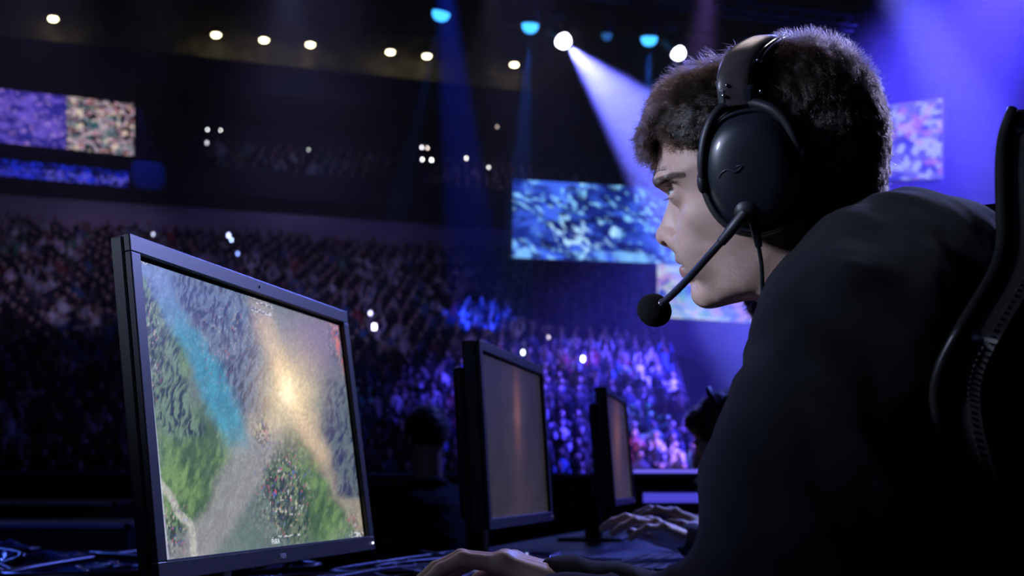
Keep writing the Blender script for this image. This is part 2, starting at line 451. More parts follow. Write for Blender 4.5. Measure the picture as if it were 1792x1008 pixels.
# ------------------------------------------------------------------ big video screens
def screen_board(name, quad, nu, nv, paint, label, strength=1.0, thick=0.35, hang=True):
    """quad: world corners TL TR BR BL"""
    TL, TR, BR, BL = [np.asarray(q, float) for q in quad]
    u = np.linspace(0, 1, nu)[:, None, None]; v = np.linspace(0, 1, nv)[None, :, None]
    P = (TL*(1-u)+TR*u)*(1-v) + (BL*(1-u)+BR*u)*v
    n = np.cross(TR-TL, BL-TL); n /= np.linalg.norm(n)
    if np.dot(n, CAM-TL) < 0: n = -n
    C = paint(np.broadcast_to(u[..., 0], (nu, nv)), np.broadcast_to(v[..., 0], (nu, nv)))
    base = (BL+BR)/2
    e = empty(name, base)
    mesh_obj('display', P.reshape(-1, 3)+n*0.03, grid_faces(nu, nv), mat('led_wall_%s' % strength, (0, 0, 0), 0.9, spec=0.0, emit_attr='col', strength=strength),
             e, attrs={'col': ('POINT', C.reshape(-1, 3))})
    V = [q + n*0.0 for q in (TL, TR, BR, BL)] + [q - n*thick for q in (TL, TR, BR, BL)]
    w = 0.10; c = (TL+TR+BR+BL)/4
    V = [q + (q-c)/np.linalg.norm(q-c)*w for q in V]
    mesh_obj('cabinet', V, [(0,1,2,3),(7,6,5,4),(0,4,5,1),(1,5,6,2),(2,6,7,3),(3,7,4,0)], DARK, e)
    if hang:
        for f in (0.2, 0.8):
            p = TL*(1-f)+TR*f - n*thick*0.5
            MB().tube([p, [p[0], p[1], 30.5]], 0.012, 5).build('cable', BLACK, e)
    tag(e, label, 'screen')
    return e

def lerp(a, b, t): return np.asarray(a)*(1-t[..., None]) + np.asarray(b)*t[..., None]

def paint_left(u, v):
    n = fbm(u*26, v*9, 3); n2 = fbm(u*70, v*24, 8, 3)
    c = lerp(srgb((46, 42, 150)), srgb((110, 88, 215)), smooth01(n, .35, .65))
    c = lerp(c, srgb((190, 150, 235)), smooth01(n2, .62, .8)*.8)
    c = c*(0.7+0.6*fbm(u*5, v*3, 77)[..., None])
    crowd = smooth01(n2, .45, .56); hue = fbm(u*60, v*22, 21, 2)
    q = lerp(srgb((24, 16, 30)), srgb((190, 170, 190)), crowd)
    q = lerp(q, srgb((190, 70, 60)), smooth01(hue, .6, .7)*crowd*.8)
    q = lerp(q, srgb((245, 225, 200)), smooth01(fbm(u*55, v*20, 31, 2), .66, .74))
    q = lerp(q, srgb((30, 110, 120)), smooth01(fbm(u*30, v*12, 41, 2), .6, .7)*.6)
    m = smooth01(u, .695, .70)
    return c*(1-m[..., None]) + q*m[..., None]

def hang_quad(x0, y0, x1, y1, x2, y2, x3, y3, p0, n):
    return [on_plane(x, y, p0, n) for x, y in ((x0, y0), (x1, y1), (x2, y2), (x3, y3))]
pl = arena(0, 52, 0)
screen_board('video_screen', hang_quad(-170, 137, 235, 182, 234, 273, -170, 232, pl, A_OUT), 260, 60, paint_left,
             'long hanging video screen at the far left, violet crowd picture with a paler right end')
def paint_mid(u, v):
    q = u*3-v*1.2; r = v*2.4+u*1.6; w1_ = fbm(q*2, r*2, 3); n = fbm(q*3+w1_*2, r*2.4, 5); n2 = fbm(q*16+w1_*5, r*7-w1_*4, 9, 4); n3 = fbm(q*6, r*5+w1_*3, 19)
    c = lerp(srgb((18, 36, 120)), srgb((58, 96, 225)), smooth01(n, .35, .7))
    c = lerp(c, srgb((120, 190, 245)), smooth01(n2, .56, .72)*.9)
    c = lerp(c, srgb((8, 14, 60)), smooth01(n3, .54, .68)*.8)
    c = lerp(c, srgb((170, 215, 250)), smooth01(n2+0.25*np.exp(-((u-.3)/.15)**2-((v-.7)/.2)**2), .72, .85)*.85)
    bot = smooth01(v, .86, .90)*smooth01(fbm(u*16, v*2, 23, 2), .4, .6)
    c = lerp(c, srgb((120, 185, 245)), bot*.8)
    return c
n_mid = np.array([0.05, 1, 0]); n_mid /= np.linalg.norm(n_mid)
pm = at(1020, 380, 42)
screen_board('video_screen', hang_quad(898, 314, 1290, 338, 1290, 466, 897, 451, pm, n_mid), 240, 90, paint_mid,
             'wide blue video screen hanging in front of the player\'s nose and eyes', 1.5)
def paint_low(u, v):
    n = fbm(u*6, v*3, 51); n2 = fbm(u*20+fbm(u*6, v*4, 5)*3, v*9, 52, 3)
    c = lerp(srgb((60, 90, 200)), srgb((150, 190, 245)), smooth01(n, .35, .65))
    c = lerp(c, srgb((235, 240, 235)), smooth01(n2, .55, .7)*.7)
    c = lerp(c, srgb((90, 200, 150)), smooth01(fbm(u*12, v*9, 57, 2), .58, .7)*.55)
    c = lerp(c, srgb((235, 180, 220)), smooth01(fbm(u*13, v*9, 67, 2), .6, .7)*.5)
    return c
pm2 = at(1240, 500, 41)
screen_board('video_screen', hang_quad(1150, 462, 1420, 470, 1420, 572, 1150, 555, pm2, n_mid), 140, 60, paint_low,
             'pale blue and green video screen behind the player\'s mouth and chin', 0.9)
def paint_right(u, v):
    n = fbm(u*7, v*6, 61); n2 = fbm(u*16+v*4, v*13-u*3, 62, 3)
    c = lerp(srgb((60, 60, 190)), srgb((120, 120, 230)), smooth01(n, .35, .65))
    c = lerp(c, srgb((200, 215, 255)), smooth01(n2, .52, .66)*.85)
    c = lerp(c, srgb((230, 150, 200)), smooth01(fbm(u*9, v*10, 71, 2), .6, .7)*.5)
    return c
n_r = np.array([-0.35, 1, 0]); n_r /= np.linalg.norm(n_r)
pr = at(1600, 245, 40)
screen_board('video_screen', hang_quad(1430, 203, 1647, 174, 1648, 313, 1430, 320, pr, n_r), 130, 80, paint_right,
             'bright mottled video screen right behind the back of the player\'s head', 0.8)
def paint_ribbon(u, v):
    n = fbm(u*60, v*5, 81); c = lerp(srgb((4, 6, 60)), srgb((30, 50, 230)), smooth01(n, .4, .7))
    w = smooth01(fbm(u*90, v*7, 83, 3), .5, .62)*smooth01(v, .35, .5)
    c = lerp(c, srgb((150, 140, 250)), w*smooth01(u, .6, .65)*.9)
    c = lerp(c, srgb((70, 70, 235)), w*.7)
    return c
pf = arena(0, TB-0.1, 0)
screen_board('ribbon_display', hang_quad(-170, 262, 224, 300, 224, 328, -170, 292, pf, A_OUT), 260, 14, paint_ribbon,
             'blue ribbon display along the balcony edge under the far left screen', 0.9, 0.06, False)
spot(at(243, 185, 53), at(262, 330, 56.8), 1300, (0.01, 0.05, 1.0), 24, 0.5, 0.1, 'balcony_blue')
def text_mesh(o):
    """lettering as a real mesh"""
    bpy.context.view_layer.update()
    me = bpy.data.meshes.new_from_object(o.evaluated_get(bpy.context.evaluated_depsgraph_get()))
    n = bpy.data.objects.new(o.name+'_lettering', me); COL.objects.link(n); n.parent = o.parent; n.matrix_basis = o.matrix_basis.copy()
    bpy.data.objects.remove(o); n.name = 'lettering'
    return n
# ------------------------------------------------------------------ desks, monitors and what lies on them
DESK_Z = 0.75
ROW = np.array([0.276, 0.961, 0.0]); ROW /= np.linalg.norm(ROW)
ACR = np.array([ROW[1], -ROW[0], 0.0])              # towards the players
M1 = np.array([-0.26, 1.41, 0.0])
def dk(r, a, z=0.0): return M1 + ROW*r + ACR*a + UP*(DESK_Z+z)
DESKTOP = mat('desk_laminate', (0.010, 0.013, 0.026), 0.28, noise=(8, (0.02, 0.022, 0.035), 0.4, 0.65), bump=(60, 0.15, 0.002))

def desk(r0, r1, label):
    e = empty('gaming_desk', dk((r0+r1)/2, 0.1, -DESK_Z))
    M = frame_m(dk((r0+r1)/2, 0.1), ROW, ACR, UP); L = (r1-r0)/2-0.004
    MB().box((-L, -0.42, -0.03), (L, 0.42, 0), M=M).build('desktop', DESKTOP, e, bevel=0.004)
    for sx in (-1, 1):
        for sy in (-1, 1):
            MB().box((sx*(L-.06)-.025, sy*.34-.025, -DESK_Z), (sx*(L-.06)+.025, sy*.34+.025, -.03), M=M).build('leg', METAL, e)
    MB().box((-L+.09, -0.36, -0.45), (L-.09, -0.34, -0.03), M=M).build('modesty_panel', BLACK, e)
    tag(e, label, 'desk', 'players\' desks in one row')
desk(-0.62, 0.52, 'black desk under the nearest monitor, with the player\'s own hand on it')
desk(0.53, 1.74, 'black desk under the middle monitor, a smartphone lying on it')
desk(1.75, 3.05, 'black desk under the smallest, farthest monitor')

def monitor(o, yaw, tilt, nu, nv, paint, W=0.568, H=0.336, th=0.022, bz=0.018, bulge_in=0.06, label='', strength=1.0, logo=True, lit=None):
    o = np.asarray(o, float)+CAM
    w = np.array([math.sin(yaw), math.cos(yaw), 0]); n = np.array([math.cos(yaw), -math.sin(yaw), 0])
    up = UP*math.cos(tilt) - n*math.sin(tilt); nn = np.cross(w, up); nn = nn if np.dot(nn, n) > 0 else -nn
    M = frame_m(o, w, up, nn)                        # x along width, y up the screen, z out of it
    foot = o + w*W/2 - n*0.10; foot[2] = DESK_Z
    e = empty('monitor', foot)
    bez = mat('monitor_bezel', (0.010, 0.011, 0.018), 0.40, bump=(500, 0.12, 0.0004))
    fr = MB()
    a, b = bz, 0.007
    for lo, hi in (((0, H-a, -b), (W, H, 0)), ((0, 0, -b), (W, a, 0)), ((0, a, -b), (a, H-a, 0)), ((W-a, a, -b), (W, H-a, 0))):
        fr.box(lo, hi, M=M)
    fr.build('bezel', bez, e, bevel=0.0012)
    MB().box((a-.002, a-.0005, -b), (W-a+.002, a+0.0012, 0.0006), M=M).build('trim_strip', mat('silver_trim', (0.5, 0.5, 0.6), 0.25, 0.9), e)
    sh = MB().box((0.0, 0.0, -th), (W, H, -b-.0003), M=M)
    sh.build('back_shell', BLACK, e, bevel=0.003)
    MB().box((bulge_in, 0.02, -th-0.022), (W-bulge_in, H-0.045, -th), M=M).build('rear_housing', BLACK, e, bevel=0.008)
    # display
    x = np.linspace(a+.001, W-a-.004, nu); y = np.linspace(a, H-a-.004, nv); X, Y = np.meshgrid(x, y, indexing='ij')
    P = o + X[..., None]*w + Y[..., None]*up - nn*0.0066
    C = paint(*to_px(P)[:2])
    mesh_obj('display', P.reshape(-1, 3), grid_faces(nu, nv), mat('lcd_%.2f' % strength, (0.003, 0.003, 0.004), 0.45, spec=0.25, emit_attr='col', strength=strength),
             e, attrs={'col': ('POINT', C.reshape(-1, 3))})
    MB().ball(o+w*(W-a*.55)+up*(a*.5)+nn*0.0005, 0.0016, 8, 6).build('power_light', mat('power_led', (0.8, 0.8, 1), 0.3, emit=(0.7, 0.75, 1), strength=3) if logo else mat('standby_led', (0.3, 0.3, 0.5), 0.3, emit=(0.25, 0.2, 0.6), strength=.5), e)
    MB().ball(o+w*(W*.5)+up*(H-a*.5)+nn*0.0003, 0.0016, 8, 6).build('webcam_dot', mat('sensor', (0.2, 0.12, 0.2), 0.2), e)
    # stand
    c = o + w*W/2 - nn*(th+0.022) + up*H*.38
    st = MB(); st.tube([[foot[0], foot[1], DESK_Z+.008], [foot[0], foot[1], DESK_Z+.14], c+nn*.003], [0.026, 0.024, 0.022], 14)
    st.build('stand', BLACK, e, True)
    F = frame_m([foot[0], foot[1], DESK_Z], w, n, UP)
    MB().box((-.13, -.09, 0), (.13, .10, .010), M=F).build('base', BLACK, e, bevel=0.004)
    if logo:
        t = bpy.data.curves.new('logo', 'FONT'); t.body = logo; t.size = 0.0085; t.align_x = 'CENTER'; t.extrude = 0.0001
        to = bpy.data.objects.new('logo', t); COL.objects.link(to); to.parent = e
        pos = o + w*W*.475 + up*0.0055 + nn*0.0004
        # seen from the front the text runs from the far edge to the near edge reversed: build axes so that it reads correctly
        R = Matrix(((w[0], up[0], nn[0]), (w[1], up[1], nn[1]), (w[2], up[2], nn[2])))
        if R.determinant() < 0: R = Matrix(((-w[0], up[0], nn[0]), (-w[1], up[1], nn[1]), (-w[2], up[2], nn[2])))
        to.matrix_basis = Matrix.Translation(Vector(pos - np.array(e.location))) @ R.to_4x4()
        t.materials.append(mat('logo_print', (0.5, 0.5, 0.62), 0.4)); text_mesh(to)
    tag(e, label, 'monitor')
    return e, w, n

def sm(d, r, s=0.5): return 1-smooth01(d, r*(1-s), r*(1+s))

def paint_game(x, y):
    """a landscape seen from above in a strategy game: river, woods, meadows, paths and a burst of light"""
    wx = x + 14*(fbm(x/40, y/40, 1)-.5)*2; wy = y + 14*(fbm(x/40, y/40, 2)-.5)*2
    g = fbm(x/60, y/60, 3); f = fbm(x/7+y/30, y/18, 4, 4); q_ = fbm(x/30, y/30, 8, 2)*6; f2 = fbm((x+y*.25)/3.4+q_, (y-x*.25)/15, 6, 4)
    c = lerp(srgb((92, 112, 108)), srgb((118, 136, 124)), g)
    def over(c, col, m): return c*(1-m[..., None]) + (col if np.ndim(col) > 1 else np.asarray(col))*m[..., None]
    # lavender mist in the upper left and right
    c = over(c, srgb((104, 128, 176)), sm(np.hypot((x-300)/120, (y-480)/70), 1.0, .8)*.95)
    c = over(c, srgb((128, 112, 140)), sm(np.hypot((x-560)/70, (y-600)/70), 1.0, .8)*.9)
    c = over(c, srgb((88, 92, 112)), sm(np.hypot((x-602)/40, (y-740)/110), 1.0, .6)*.85)
    # meadows
    for px, py, rx, ry in ((345, 800, 80, 85), (330, 870, 58, 65), (540, 840, 55, 80), (580, 900, 60, 70), (300, 640, 30, 90)):
        m = sm(np.hypot((wx-px)/rx, (wy-py)/ry), 1.0, .45)
        c = over(c, lerp(srgb((62, 96, 56)), srgb((120, 154, 90)), smooth01(f*.6+g*.4, .3, .7)), m*.92)
    # paths
    for pts, r, col in ((((320, 990), (390, 900), (430, 820), (470, 725)), 34, (152, 152, 152)), (((455, 545), (478, 620), (505, 690), (560, 780), (640, 920)), 23, (164, 152, 138)),
                        (((470, 730), (510, 690)), 34, (190, 180, 160))):
        d, t = seg_dist(wx, wy, pts); c = over(c, lerp(srgb(col)*.8, srgb(col)*1.15, f), sm(d, r, .4)*.9)
    # woods
    for pts, r, ca, cb in ((((360, 500), (395, 600), (428, 680)), 56, (40, 48, 82), (104, 124, 148)), (((256, 520), (275, 620), (300, 700), (315, 740)), 34, (30, 44, 58), (112, 140, 116)),
                           (((590, 690), (604, 780), (618, 850)), 30, (44, 50, 84), (98, 112, 118)), (((500, 850), (520, 930)), 26, (42, 70, 56), (110, 130, 100))):
        d, t = seg_dist(wx, wy, pts); k = smooth01(f2*.6+f*.4, .36, .6)
        c = over(c, lerp(srgb(ca), srgb(cb), k), sm(d, r, .35)*.95)
    # river
    d, t = seg_dist(wx, wy, ((262, 465), (300, 545), (345, 620), (385, 690), (425, 800)))
    col = lerp(srgb((118, 138, 190)), srgb((66, 150, 176)), smooth01(t, .05, .45))
    col = col*(.66+.62*f[..., None]); c = over(c, col, sm(d+7*(f2-.5), 15+11*t, .5)*(1-smooth01(t, .88, 1.0))*.92)
    # small bright path lower left
    d, t = seg_dist(wx, wy, ((276, 830), (305, 880), (330, 930), (345, 985))); c = over(c, srgb((196, 196, 186)), sm(d, 8, .5)*.85)
    # burst of light
    d = np.hypot((x-503)/52, (y-682)/80); glow = np.exp(-d*d*1.1)
    c = over(c, srgb((232, 208, 160)), np.clip(glow*1.0, 0, .85))
    d, t = seg_dist(x, y, ((462, 568), (503, 682), (560, 800)))
    c = c + np.exp(-(d/16)**2)[..., None]*srgb((200, 160, 100))*.45
    d = np.hypot((x-503)/16, (y-684)/25); c = c + np.exp(-d*d)[..., None]*srgb((255, 246, 215))*.45*(.5+fbm(np.arctan2(y-684, x-503)*4, x*0, 7, 2))[..., None]
    # figures, sparks and clutter
    s1 = smooth01(vnoise(x/2.2+y/14, y/5.0, 31), .66, .78); hue = vnoise(x/7, y/7, 33)
    cl = np.exp(-((x-496)/36)**2-((y-862)/68)**2)*1.35 + np.exp(-((x-300)/26)**2-((y-930)/46)**2) + .8*np.exp(-((x-458)/14)**2-((y-756)/30)**2) \
        + .7*np.exp(-((x-262)/20)**2-((y-610)/90)**2) + .8*np.exp(-((x-592)/16)**2-((y-590)/46)**2) + .5*np.exp(-((x-620)/20)**2-((y-920)/30)**2) + .4*np.exp(-((x-400)/60)**2-((y-590)/80)**2)
    col = lerp(srgb((200, 204, 214)), srgb((190, 96, 110)), smooth01(hue, .45, .55)); col = lerp(col, srgb((92, 112, 190)), smooth01(hue, .68, .75)); col = lerp(col, srgb((186, 170, 118)), smooth01(hue, .05, .3)*(1-smooth01(hue, .3, .4)))
    dark = smooth01(vnoise(x/3.4, y/6.0, 37), .45, .6)
    c = over(c, srgb((36, 44, 50)), np.clip(cl, 0, 1)*dark*.8)
    c = over(c, col, np.clip(cl*1.2, 0, 1)*s1*.85)
    d = np.abs((x-590)-(y-600)*.28); c = over(c, srgb((235, 120, 100)), np.exp(-(d/5)**2)*np.exp(-((y-610)/45)**2)*smooth01(f2, .35, .6)*.8)
    # HUD: rows of small marks at the top centre, corner and bottom
    t1 = smooth01(vnoise(x/2.2, y/2.0, 41), .5, .62)
    for (cx, cy, rx, ry, sl) in ((452, 520, 22, 4, .32), (462, 533, 16, 3, .32), (458, 546, 18, 3, .32), (254, 456, 10, 7, .3), (628, 935, 16, 5, -.1), (500, 938, 26, 2, -.1), (430, 503, 14, 5, .32)):
        yy = y-cy-(x-cx)*sl; m = sm(np.maximum(np.abs(x-cx)/rx, np.abs(yy)/ry), 1, .1)
        c = over(c, srgb((40, 44, 60)), m*.5); c = over(c, srgb((220, 220, 225)), m*t1*.9)
    c = over(c, srgb((215, 225, 245)), sm(np.abs(y-439-(x-240)*.345), 2.2, .4)*.7)
    c = over(c, srgb((200, 205, 235)), sm(np.abs(x-241-(y-440)*.0985), 2.0, .4)*.6)
    mist = smooth01(fbm(x/46, y/60, 57, 3), .5, .8)*.14; c = over(c, srgb((168, 170, 178)), mist)
    v = .74+.52*fbm(x/2.4, y/4.4, 51, 3)
    return np.clip(c*v[..., None], 0, 1.6)

m1, w1, n1 = monitor((-.326, 1.139, -.091), .246, .150, 430, 300, paint_game, label='large in-focus monitor in front, showing a green game landscape with a blue river', strength=0.92, logo='VI89')
# the small caption at the foot of the game picture
t = bpy.data.curves.new('screen_caption', 'FONT'); t.body = 'FNRA'; t.size = 0.0085; t.align_x = 'CENTER'
to = bpy.data.objects.new('screen_caption', t); COL.objects.link(to); to.parent = m1
_o = np.array([-.326, 1.139, -.091])+CAM; _up = UP*math.cos(.150)-n1*math.sin(.150); _nn = np.cross(w1, _up); _nn = _nn if np.dot(_nn, n1) > 0 else -_nn
_p = _o + w1*.268 + _up*.0225 - _nn*.0062
_x = w1 if np.linalg.det(np.stack([w1, _up, _nn], 1)) > 0 else -w1
to.matrix_basis = Matrix.Translation(Vector(_p-np.array(m1.location))) @ Matrix(((_x[0], _up[0], _nn[0]), (_x[1], _up[1], _nn[1]), (_x[2], _up[2], _nn[2]))).to_4x4()
t.materials.append(mat('caption_glow', (0.8, 0.8, 0.8), 0.5, emit=(0.75, 0.8, 0.7), strength=1.0)); text_mesh(to)

def paint_dim(cx, sl, top, bot):  # paints a dim reflected gradient and orange streak into the display colour
    def p(x, y):
        c = lerp(srgb((58, 52, 70)), srgb((66, 60, 58)), smooth01(y, top, bot))
        xx = x-(cx+(y-top)*sl)
        c = c + np.exp(-(xx/5.5)**2)[..., None]*(np.exp(-((y-(top+.36*(bot-top)))/60)**2))[..., None]*srgb((150, 92, 62))*.9
        c = c + np.exp(-(xx/22)**2)[..., None]*srgb((86, 66, 72))*.35
        c = c*(.7+.6*fbm(x/7, y/26, 91))[..., None]*(.75+.25*smooth01(y, top, top+60))[..., None]
        return c
    return p
monitor((-.038, 2.131, -.082), .236, .062, 110, 110, paint_dim(902, .03, 620, 900), W=.55, th=.034, bulge_in=0.004,
        label='middle monitor of the row with a dim brownish screen and pale top edge', strength=0.45, logo=None)
monitor((.289, 3.398, -.066), .20, .068, 80, 80, paint_dim(1078, .03, 690, 880), W=.545, th=.034, bulge_in=0.004,
        label='farthest and smallest monitor of the row, seen almost edge on', strength=0.45, logo=None)

# keyboards
KEYM = mat('key_caps', (0.02, 0.02, 0.03), 0.4)
def keyboard(r, a, label, glow=None):
    M = frame_m(dk(r, a), ROW, ACR, UP); e = empty('keyboard', dk(r, a))
    MB().box((-.22, -.07, 0), (.22, .07, .018), M=M).build('case', BLACK, e, bevel=0.004)
    k = MB()
    for j in range(5):
        for i in range(19):
            x = -.208+i*.0226; y = -.06+j*.0245
            k.box((x, y, .018), (x+.0185, y+.0195, .027), M=M)
    k.build('keys', KEYM, e)
    if glow:
        MB().box((-.21, -.064, .0182), (.21, .064, .0192), M=M).build('backlight', mat('key_glow', (0.1, 0.2, 1), 0.5, emit=(0.08, 0.16, 1.0), strength=1.2), e)
    tag(e, label, 'keyboard')
keyboard(-0.02, 0.30, 'black keyboard in front of the nearest monitor, at the lower edge')
keyboard(0.98, 0.26, 'blue backlit keyboard under the blurred hands of the next player', True)
keyboard(2.2, 0.26, 'black keyboard under the far player\'s hands in front of the smallest monitor')

def on_desk(px, py, z=0.0):
    r = ray(px, py); k = (DESK_Z+z-CAM[2])/r[2]; return CAM+r*k
# smartphone on the desk
p = on_desk(946, 977); e = empty('smartphone', p)
d = on_desk(967, 969)-on_desk(926, 984); d /= np.linalg.norm(d); q = np.cross(UP, d); q /= np.linalg.norm(q)
M = frame_m(p, d, q, UP)
MB().box((-.075, -.036, 0.001), (.075, .036, .010), M=M).build('body', mat('phone_frame', (0.35, 0.35, 0.5), 0.25, 0.8), e, bevel=0.003)
MB().box((-.07, -.033, .0101), (.07, .033, .0106), M=M).build('screen', mat('phone_glass', (0.006, 0.006, 0.01), 0.08), e)
MB().ball(p-d*.066+UP*.011+q*.02, 0.004, 8, 6).build('glow_dot', mat('phone_light', (0.5, 0.6, 1), 0.2, emit=(.4, .5, 1), strength=3), e)  # small emissive ball that makes the phone's bright blue spot
tag(e, 'smartphone with a bright blue edge lying on the desk behind the player\'s hand', 'phone')
# papers and mouse mats that catch the blue light
for k, (r, a, sx, sy, rot, lab) in enumerate([(0.62, 0.12, .16, .12, .2, 'dark mouse mat on the desk between the first two monitors'),
                                              (0.86, 0.32, .13, .16, -.3, 'blue-lit mouse mat beside the next player\'s keyboard'),
                                              (1.55, 0.18, .15, .13, .1, 'mouse mat on the desk between the second and third monitors')]):
    M = frame_m(dk(r, a), ROW*math.cos(rot)+ACR*math.sin(rot), -ROW*math.sin(rot)+ACR*math.cos(rot), UP)
    o = MB().box((-sx, -sy, 0), (sx, sy, .003), M=M).build('mouse_mat', mat('mat_cloth', (0.05, 0.06, 0.10), 0.55, bump=(200, .3, .001)), bevel=0.001)
    tag(o, lab, 'mouse mat')
rng = random.Random(5)
def cable(name, pts, r, label, m=BLACK, group=None):
    P = np.array(pts, float); n = 40; t = np.linspace(0, len(P)-1, n); i = np.clip(t.astype(int), 0, len(P)-2); f = (t-i)[:, None]
    p0 = P[np.clip(i-1, 0, len(P)-1)]; p1 = P[i]; p2 = P[i+1]; p3 = P[np.clip(i+2, 0, len(P)-1)]
    Q = .5*((2*p1)+(-p0+p2)*f+(2*p0-5*p1+4*p2-p3)*f**2+(-p0+3*p1-3*p2+p3)*f**3)
    o = MB().tube(Q, r, 8).build(name, m, smooth=True); tag(o, label, 'cable', group); return o
for k in range(9):
    s = [dk(.1+.05*k, -.24+.02*k, .006+.004*(k % 3))]
    for j in range(4): s.append(dk(.35+.3*j+rng.uniform(-.1, .1), -.12+rng.uniform(-.22, .22), .005+rng.uniform(0, .012)))
    cable('desk_cable', s, 0.004, 'black cable in the tangle on the desks behind the monitors', CABLE, 'cables on the desks')
cable('desk_cable', [on_desk(968, 968), on_desk(992, 990), on_desk(1010, 975), on_desk(1080, 985), on_desk(1130, 970)], 0.003, 'thin black lead curling beside the smartphone', CABLE)

# crew tables behind the monitors on the left, under plastic sheet
tb = empty('crew_table', (-1.65, 2.9, 0)); 
MB().box((-3.1, 2.15, DESK_Z-.10), (-.62, 3.5, DESK_Z-.06)).build('tabletop', mat('crew_top', (0.02, 0.025, 0.05), 0.22, noise=(5, (0.03, 0.04, 0.08), .4, .6)), tb, bevel=.003)
for x in (-3.0, -.75):
    for y in (2.25, 3.4): MB().box((x-.03, y-.03, 0), (x+.03, y+.03, DESK_Z-.10)).build('leg', METAL, tb)
tag(tb, 'low black crew table at the left edge under crumpled plastic', 'table')
nx, ny = 150, 100
X, Y = np.meshgrid(np.linspace(-2.6, -.85, nx), np.linspace(2.2, 3.2, ny), indexing='ij')
wr = fbm(X*7+2*fbm(X*3, Y*3, 5), Y*9, 7, 4); ri = 1-np.abs(2*fbm(X*5+Y*3, Y*7-X*2, 9, 3)-1)
edge = np.minimum(np.minimum((X+2.6)/.1, (-.85-X)/.1), np.minimum((Y-2.2)/.1, (3.2-Y)/.1)); edge = np.clip(edge, 0, 1)
Z = DESK_Z-.06+.004+edge*(.075*wr*fbm(X*1.3, Y*1.3, 15)*1.6+.05*ri**4*wr)
Zb = np.full_like(Z, DESK_Z-.058)
Va = np.stack([X, Y, Z], -1).reshape(-1, 3); Vb = Va-[0, 0, .0015]
ga = grid_faces(nx, ny)
o = mesh_obj('plastic_sheet', np.concatenate([Va, Vb]), np.concatenate([ga, ga[:, ::-1]+len(Va)]), mat('plastic_film', (0.05, 0.07, 0.16), 0.12, coat=0.6, bump=(14, .6, .02)), smooth=True)
tag(o, 'crumpled plastic sheet shining blue on the low table at the left edge', 'plastic sheet')
for k in range(14):
    x0 = -2.4+.13*k; s = [[x0+rng.uniform(-.1, .1), 2.3+rng.uniform(0, .3), DESK_Z-.03]]
    for j in range(4): s.append([x0+rng.uniform(-.35, .45), 2.3+rng.uniform(0, .8), DESK_Z-.045+rng.uniform(0, .075)])
    cable('loose_cable', s, rng.choice((.004, .006, .009)), 'black cable tangled over the plastic at the left edge', CABLE, 'tangled cables at the left edge')
for k in range(8):
    x0 = -.66+.035*k; y0 = 2.35+.03*k
    cable('hanging_cable', [[x0, y0, .93+.02*(k % 3)], [x0-.06, y0+.02, .88], [x0-.02+rng.uniform(-.06, .06), y0, .78], [x0-.1+rng.uniform(-.08, .08), y0+.05, .70]], .006,
          'black cable hanging behind the left edge of the nearest monitor', CABLE, 'cables hanging behind the nearest monitor')
# flight cases with metal edges
CASE = mat('case_board', (0.008, 0.009, 0.014), 0.35); EDGE = mat('case_edge', (0.45, 0.48, 0.6), 0.3, 0.9)
def flight_case(x0, x1, y0, y1, z1, label):
    e = empty('flight_case', ((x0+x1)/2, (y0+y1)/2, 0))
    MB().box((x0, y0, 0.0), (x1, y1, z1)).build('body', CASE, e, bevel=.004)
    t = MB(); r = .008
    for z in (z1, z1-.14):
        for a, b in (((x0, y0), (x1, y0)), ((x1, y0), (x1, y1)), ((x1, y1), (x0, y1)), ((x0, y1), (x0, y0))):
            t.box((min(a[0], b[0])-r, min(a[1], b[1])-r, z-r), (max(a[0], b[0])+r, max(a[1], b[1])+r, z+r*.6))
    t.build('edge_trim', EDGE, e)
    for x in (x0+.3, x1-.3): MB().box((x-.05, y0-.012, z1-.2), (x+.05, y0, z1-.12)).build('latch', EDGE, e)
    tag(e, label, 'flight case')
flight_case(-3.2, -1.18, 3.75, 4.3, .79, 'black flight case with metal edges, nearer one behind the plastic sheet')
flight_case(-3.6, -1.45, 4.45, 5.0, .845, 'black flight case with metal edges against the black barrier at the left')
# black barrier across the stage front
e = empty('stage_barrier', (0, 5.55, 0))
MB().box((-4.6, 5.5, 0), (-1.62, 5.62, .955)).build('panel', BLACK, e); MB().box((-1.60, 5.5, 0), (.9, 5.62, .95)).build('panel', BLACK, e)
MB().box((-4.62, 5.46, .955), (-1.60, 5.66, .972)).build('top_rail', mat('rail_metal', (0.25, 0.28, 0.5), 0.25, 0.8), e)
MB().box((-1.60, 5.46, .95), (.92, 5.66, .962)).build('top_rail', MATS['rail_metal'], e)
tag(e, 'long black barrier with a thin blue-lit top rail behind the monitors', 'barrier')
# stage steps at the right end; emissive faces stand for their lit fronts
V1 = mat('step_glow_violet', (0.4, 0.4, 1), 0.4, emit=(0.17, 0.13, 0.93), strength=1.1); V2 = mat('step_glow_blue', (0.3, 0.3, 1), 0.4, emit=(0.07, 0.06, 0.62), strength=1.0)
for (y, z0, z1, x0, x1, m, lab) in ((6.3, .925, .985, .62, 1.9, V1, 'violet glowing step face over the black stage edge, the upper one'), (5.2, .835, .875, .55, 1.35, V2, 'dim blue glowing step face below the brighter violet one')):
    e = empty('stage_step', ((x0+x1)/2, y, 0))
    MB().box((x0, y, 0), (x1, y+.3, z1+.008)).build('plinth', BLACK, e)
    MB().box((x0+.01, y-.01, z0), (x1-.01, y+.004, z1)).build('glow_face', m, e)
    tag(e, lab, 'light bar')
# ------------------------------------------------------------------ organic shapes: distance fields turned into smooth meshes
def smin(a, b, k):
    if k <= 0: return np.minimum(a, b)
    h = np.maximum(k-np.abs(a-b), 0)/k
    return np.minimum(a, b)-h*h*k*.25

